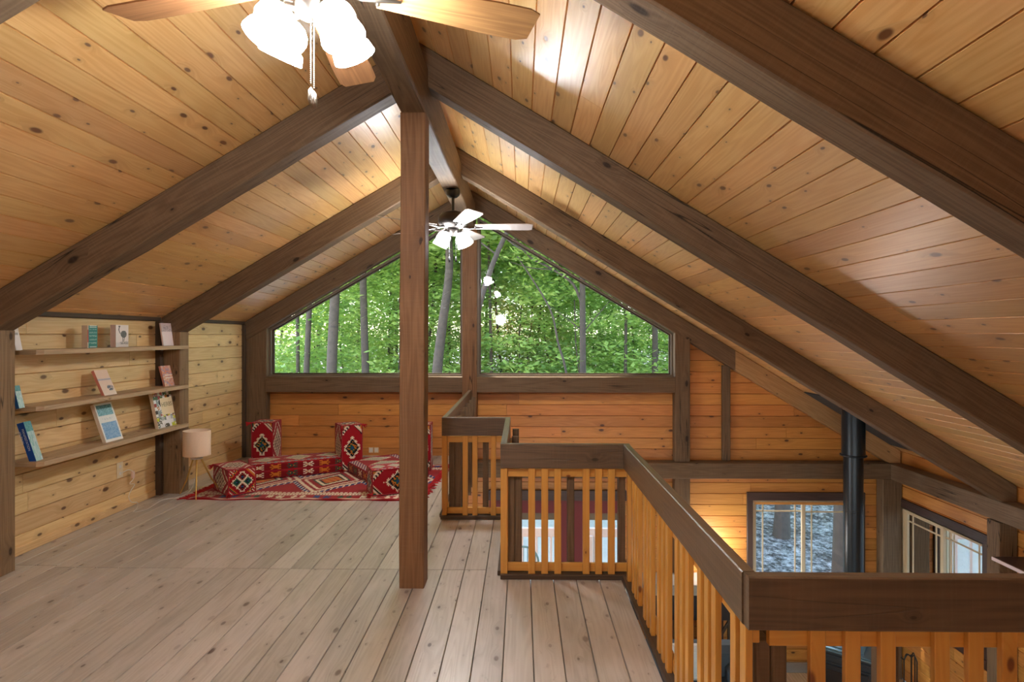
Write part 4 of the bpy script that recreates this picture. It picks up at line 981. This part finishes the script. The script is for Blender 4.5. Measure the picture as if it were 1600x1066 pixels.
flush('added round glass fill lamp, unseen under the loft floor near the stairs', 2.6, .6, -.241)
flush('added round glass fill lamp, unseen under the loft floor on the left', -1.2, 2.4, -.241)
flush('added round glass fill lamp, unseen under the loft floor by the patio doors', -1.6, 5.6, -.241)
fl = thing('fill_floor_lamp', 'added fill lamp on a floor stand, unseen behind the viewer', 'lamp', (-.60, -2.2, 0))  # added unseen for front fill, set at a glow reflected in the glass
MB().lathe([(.001, 0), (.15, 0), (.15, .02), (.02, .035), (.012, .05), (.012, 1.78), (.05, 1.79), (.05, 1.80), (.001, 1.80)], n=24).build('fill_lamp_stand', M['bronzedk'], fl)
MB().lathe([(.15 * math.sin(a), 1.94 - .15 * math.cos(a)) for a in [math.radians(d_) for d_ in range(10, 181, 10)]], n=28).build('globe_shade', emit('fill_globe', (.92, .96, 1, 1), 38), fl)  # globe of the added fill lamp

# ================================================================== OUTSIDE: deck, ground, trees
def gz(x, y): return -3.15 + .045 * max(0, y - 10) + .10 * max(0, x - 7) + .06 * math.sin(x * .7) * math.cos(y * .5)
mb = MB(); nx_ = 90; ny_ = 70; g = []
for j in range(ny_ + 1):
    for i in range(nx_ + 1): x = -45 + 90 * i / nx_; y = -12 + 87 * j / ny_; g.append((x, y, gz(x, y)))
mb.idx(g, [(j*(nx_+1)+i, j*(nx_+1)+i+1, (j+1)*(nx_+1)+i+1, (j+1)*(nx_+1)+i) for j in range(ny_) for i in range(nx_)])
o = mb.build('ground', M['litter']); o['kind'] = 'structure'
dk = thing('deck', 'pale wooden deck with railing outside the patio doors', 'deck', (0, 7.6, ZD - .05))
mb = MB()
for k in range(15): mb.box((-3.4, .0 + k * .142, -.04), (3.2, .138 + k * .142, 0), axis=0, ch=.003)
mb.build('deck_boards', M['deck'], dk)
MB().box((-3.4, 2.05, .93), (3.2, 2.12, 1.07), ch=.005, axis=0).build('deck_rail', M['deck'], dk)
MB().box((-3.4, 2.06, .10), (3.2, 2.10, .16), ch=.003, axis=0).build('deck_rail', M['deck'], dk)
for k in range(28): MB().box((-3.3 + k * .235, 2.065, .16), (-3.262 + k * .235, 2.10, .93), ch=.002).build('picket', M['deck'], dk)
for x in (-3.3, -1.1, 1.1, 3.1): MB().box((x - .05, 2.0, -.4), (x + .05, 2.1, .96), ch=.004).build('rail_post', M['deck'], dk)
ch = thing('patio_chair', 'teal metal patio chair with a round back on the deck', 'chair', (.03, 8.75, ZD - .049))
mb = MB(); mb.tube([(.22 * math.cos(a), .20, .80 + .22 * math.sin(a)) for a in [math.pi * 2 * k / 24 for k in range(25)]], .016, 6)
for x in (-.15, .15): mb.tube([(x, .19, .45), (x, .20, .66)], .012, 6)
for k in range(-3, 4): mb.tube([(k * .06, .20, .80 - math.sqrt(.0484 - (k*.06) ** 2)), (k * .06, .20, .80 + math.sqrt(.0484 - (k*.06) ** 2))], .006, 6)
mb.build('backrest', M['teal'], ch); MB().lathe([(.001, .44), (.22, .44), (.22, .46), (.001, .46)], n=24).build('seat', M['teal'], ch)
for x in (-.17, .17):
    for y in (-.17, .19): MB().tube([(x * .8, y * .8, .44), (x, y, 0)], .010, 8).build('leg', M['teal'], ch)

rs = np.random.RandomState(5)
def leaf_mesh(name, n_spray, per, ext, size, mat, flat=.35):
    cx = (rs.rand(n_spray, 3) * 2 - 1); rr = np.linalg.norm(cx, axis=1, keepdims=True); cx = cx / np.maximum(rr, 1e-6) * np.minimum(rr, 1) ** .6
    cx = cx * np.array(ext)
    C = np.repeat(cx, per, 0); off = rs.randn(n_spray * per, 3) * np.array([.34, .34, .10]); C = C + off
    n = len(C); a = rs.rand(n) * 2 * np.pi; tilt = rs.randn(n) * flat; roll = rs.randn(n) * flat
    u = np.stack([np.cos(a), np.sin(a), tilt], 1); u /= np.linalg.norm(u, axis=1, keepdims=True)
    w = np.stack([-np.sin(a), np.cos(a), roll], 1); w /= np.linalg.norm(w, axis=1, keepdims=True)
    s_ = size * (.6 + .8 * rs.rand(n))[:, None]
    P = np.stack([C - u * s_, C + w * s_ * .5 - u * s_ * .15, C + u * s_, C - w * s_ * .5 - u * s_ * .15], 1).reshape(-1, 3)
    me = bpy.data.meshes.new(name); me.vertices.add(len(P)); me.vertices.foreach_set('co', P.ravel())
    me.loops.add(len(P)); me.loops.foreach_set('vertex_index', np.arange(len(P))); me.polygons.add(n); me.polygons.foreach_set('loop_start', np.arange(0, 4 * n, 4)); me.polygons.foreach_set('loop_total', np.full(n, 4))
    me.materials.append(mat); me.update(calc_edges=True); return me
LV = [leaf_mesh('leaves', 150, 42, (2.3, 2.3, 3.2), .085, M['leaf']), leaf_mesh('leaves', 160, 42, (2.6, 2.4, 2.8), .09, M['leafd']), leaf_mesh('leaves', 140, 44, (2.2, 2.5, 3.6), .085, M['leaf']), leaf_mesh('leaves', 60, 36, (1.8, 1.8, 1.6), .075, M['leaf'])]
BIG = [leaf_mesh('leaves', 210, 44, (3.6, 3.6, 4.2), .13, M['leafd']), leaf_mesh('leaves', 210, 44, (3.6, 3.6, 4.2), .13, M['leaf'])]
def trunk_mesh(r, pts, branches=()):
    mb = MB(); P = smooth(pts, 4); n = len(P)
    mb.tube(P, [r * (1.18 if i == 0 else 1) * (1 - .55 * i / (n - 1)) for i in range(n)], 10)
    return mb
def tree(x, y, r, pts, label, group=None, crown=None, cz=8.0, branches=(), name='tree', cat='tree'):
    z = gz(x, y) - .1; root = thing(name, label, cat, (x, y, z), 0, group)
    trunk_mesh(r, pts).build('trunk', M['bark'], root)
    for bpts, br in branches:
        mb = MB(); P = smooth(bpts, 4); n = len(P); mb.tube(P, [br * (1 - .75 * i / (n - 1)) for i in range(n)], 7); mb.build('branch', M['bark'], root)
    if crown is not None:
        o = bpy.data.objects.new('crown', crown); COL.objects.link(o); o.parent = root; o.location = (0, 0, cz); o.rotation_euler = (0, 0, R.uniform(0, 6))
    return root
def st(h=11, lx=0.0, ly=0.0, k=.25): return [(0, 0, 0), (lx * .2 + R.uniform(-k, k) * .3, 0, h * .25), (lx * .5 + R.uniform(-k, k) * .5, ly * .5, h * .5), (lx * .8, ly, h * .75), (lx, ly, h)]
def at(px_, Y): return (px_ - 815) / 930 * Y
tree(at(516, 16), 16, .165, st(13, .3), 'stout pale trunk in the left gable pane', None, BIG[0], 11)
tree(at(577, 16.5), 16.5, .125, st(13, -.3), 'straight dark trunk left of the king post', None, BIG[1], 11)
tree(at(472, 17), 17, .10, st(13, .4), 'thin trunk near the low corner of the left gable window', None, BIG[0], 11)
tree(at(461, 17.5), 17.5, .065, st(13, .2), 'thinner companion trunk at the far left of the gable window', None, BIG[1], 11)
tree(at(682, 15), 15, .15, [(0, 0, 0), (-.02, 0, 3), (.12, 0, 4.6), (.32, 0, 6.2), (.3, 0, 8), (.5, 0, 13)], 'curving grey trunk between the king post and the mullion', None, BIG[1], 11)
tree(at(912, 14.5), 14.5, .095, st(13, -.1, k=.05), 'tall straight trunk with a long branch in the right gable pane', None, BIG[0], 12,
     branches=[([(0, 0, 5.1), (-.25, 0, 5.75), (-.8, 0, 6.15), (-1.3, -.1, 6.4), (-1.7, -.1, 6.9), (-2.0, -.1, 7.6)], .042), ([(-.75, 0, 6.12), (-1.3, -.1, 6.15), (-1.8, -.1, 6.3)], .02), ([(0, 0, 4.6), (-.5, .1, 5.0), (-.9, .2, 5.3)], .016), ([(0, 0, 4.6), (.5, 0, 5.2), (.9, .1, 5.6)], .016)])
tree(at(752, 13), 13, .085, [(0, 0, 0), (-.1, 0, 3.6), (-.12, 0, 4.9), (.25, 0, 6.2), (.8, 0, 7.4), (1.5, 0, 9)], 'leaning dark stem beside the mullion in the right pane', None, LV[3], 9.5,
     branches=[([(.35, 0, 6.4), (-.4, 0, 7.0), (-.9, .2, 7.6)], .02), ([(.5, 0, 6.8), (1.0, 0, 6.5), (1.9, .1, 6.7)], .02)])
tree(at(888, 14), 14, .035, [(0, 0, 0), (.0, 0, 3.2), (-.25, 0, 4.4), (-.45, 0, 5.2), (-1.2, 0, 6.4)], 'slim curved sapling left of the tall straight trunk', None, LV[3], 7.5)
tree(at(973, 17), 17, .055, st(13, .1), 'slim trunk right of the tall straight trunk', None, BIG[1], 11)
tree(at(1016, 16.5), 16.5, .10, st(13, .5), 'leafy trunk at the right end of the gable window', None, BIG[0], 11)
tree(at(1218, 13.5), 13.5, .17, st(13, .2), 'trunk on the slope seen in the left sash of the lower window', None, BIG[0], 11)
tree(5.15, 9.6, .21, st(13, .1), 'massive grey trunk close outside the lower slider window', None, BIG[1], 11)
for (px_, Y, r) in ((439, 33, .09), (555, 30, .09), (603, 26, .06), (664, 24, .09), (705, 26, .07), (717, 19, .05), (790, 25, .06), (835, 31, .08), (870, 27, .05), (941, 33, .10), (995, 26, .06), (770, 19, .06), (640, 32, .12)):
    tree(at(px_, Y), Y, r, st(12, R.uniform(-.8, .8)), 'slender trunk deep in the woods behind the gable windows', 'slender trunks deep in the woods', BIG[R.randrange(2)], 10.5)
rowsY = [(18, 4), (21, 5), (24.5, 6), (28, 7), (32, 8), (37, 9), (43, 10), (50, 11)]
for Y, n in rowsY:
    for k in range(n):
        X = (-.56 + 1.06 * (k + R.uniform(.2, .8)) / n) * Y; yy = Y + R.uniform(-1.2, 1.2); s_ = R.uniform(.85, 1.25) * (1.25 if Y > 35 else 1)
        m = LV[R.randrange(3)]
        root = tree(X, yy, .035, st(5.5, R.uniform(-.6, .6)), 'leafy understory tree filling the view behind the gable windows', 'leafy understory trees beyond the gable', m, 3.9 + R.uniform(-.6, 1.2), name='understory_tree')
        for c in root.children:
            if c.name.startswith('crown'): c.scale = (s_, s_, s_)
for (X, Y) in ((12, 14), (14, 9), (16, 18), (19, 12), (13, 24), (18, 27), (22, 20), (24, 9), (10.5, 18.5)):
    tree(X, Y, .07, st(7, .3), 'tree on the bank beyond the side window', 'trees on the bank beside the house', LV[R.randrange(3)], 5.0)
for k in range(16):
    X, Y = R.uniform(-14, 9), R.uniform(30, 44)
    tree(X, Y, .12, st(14, .3), 'tall tree whose high crown closes the woods behind the gable', 'tall trees closing the woods', BIG[k % 2], 9.5 + R.uniform(-1, 2))
for (X, Y, m) in ((-.3, 34, 0), (.9, 39, 1), (-1.6, 47, 2), (.2, 27, 2), (1.8, 46, 0)):
    tree(X, Y, .04, st(6, .3), 'leafy understory tree filling the view behind the gable windows', 'leafy understory trees beyond the gable', LV[m], 4.0 + .03 * Y, name='understory_tree')
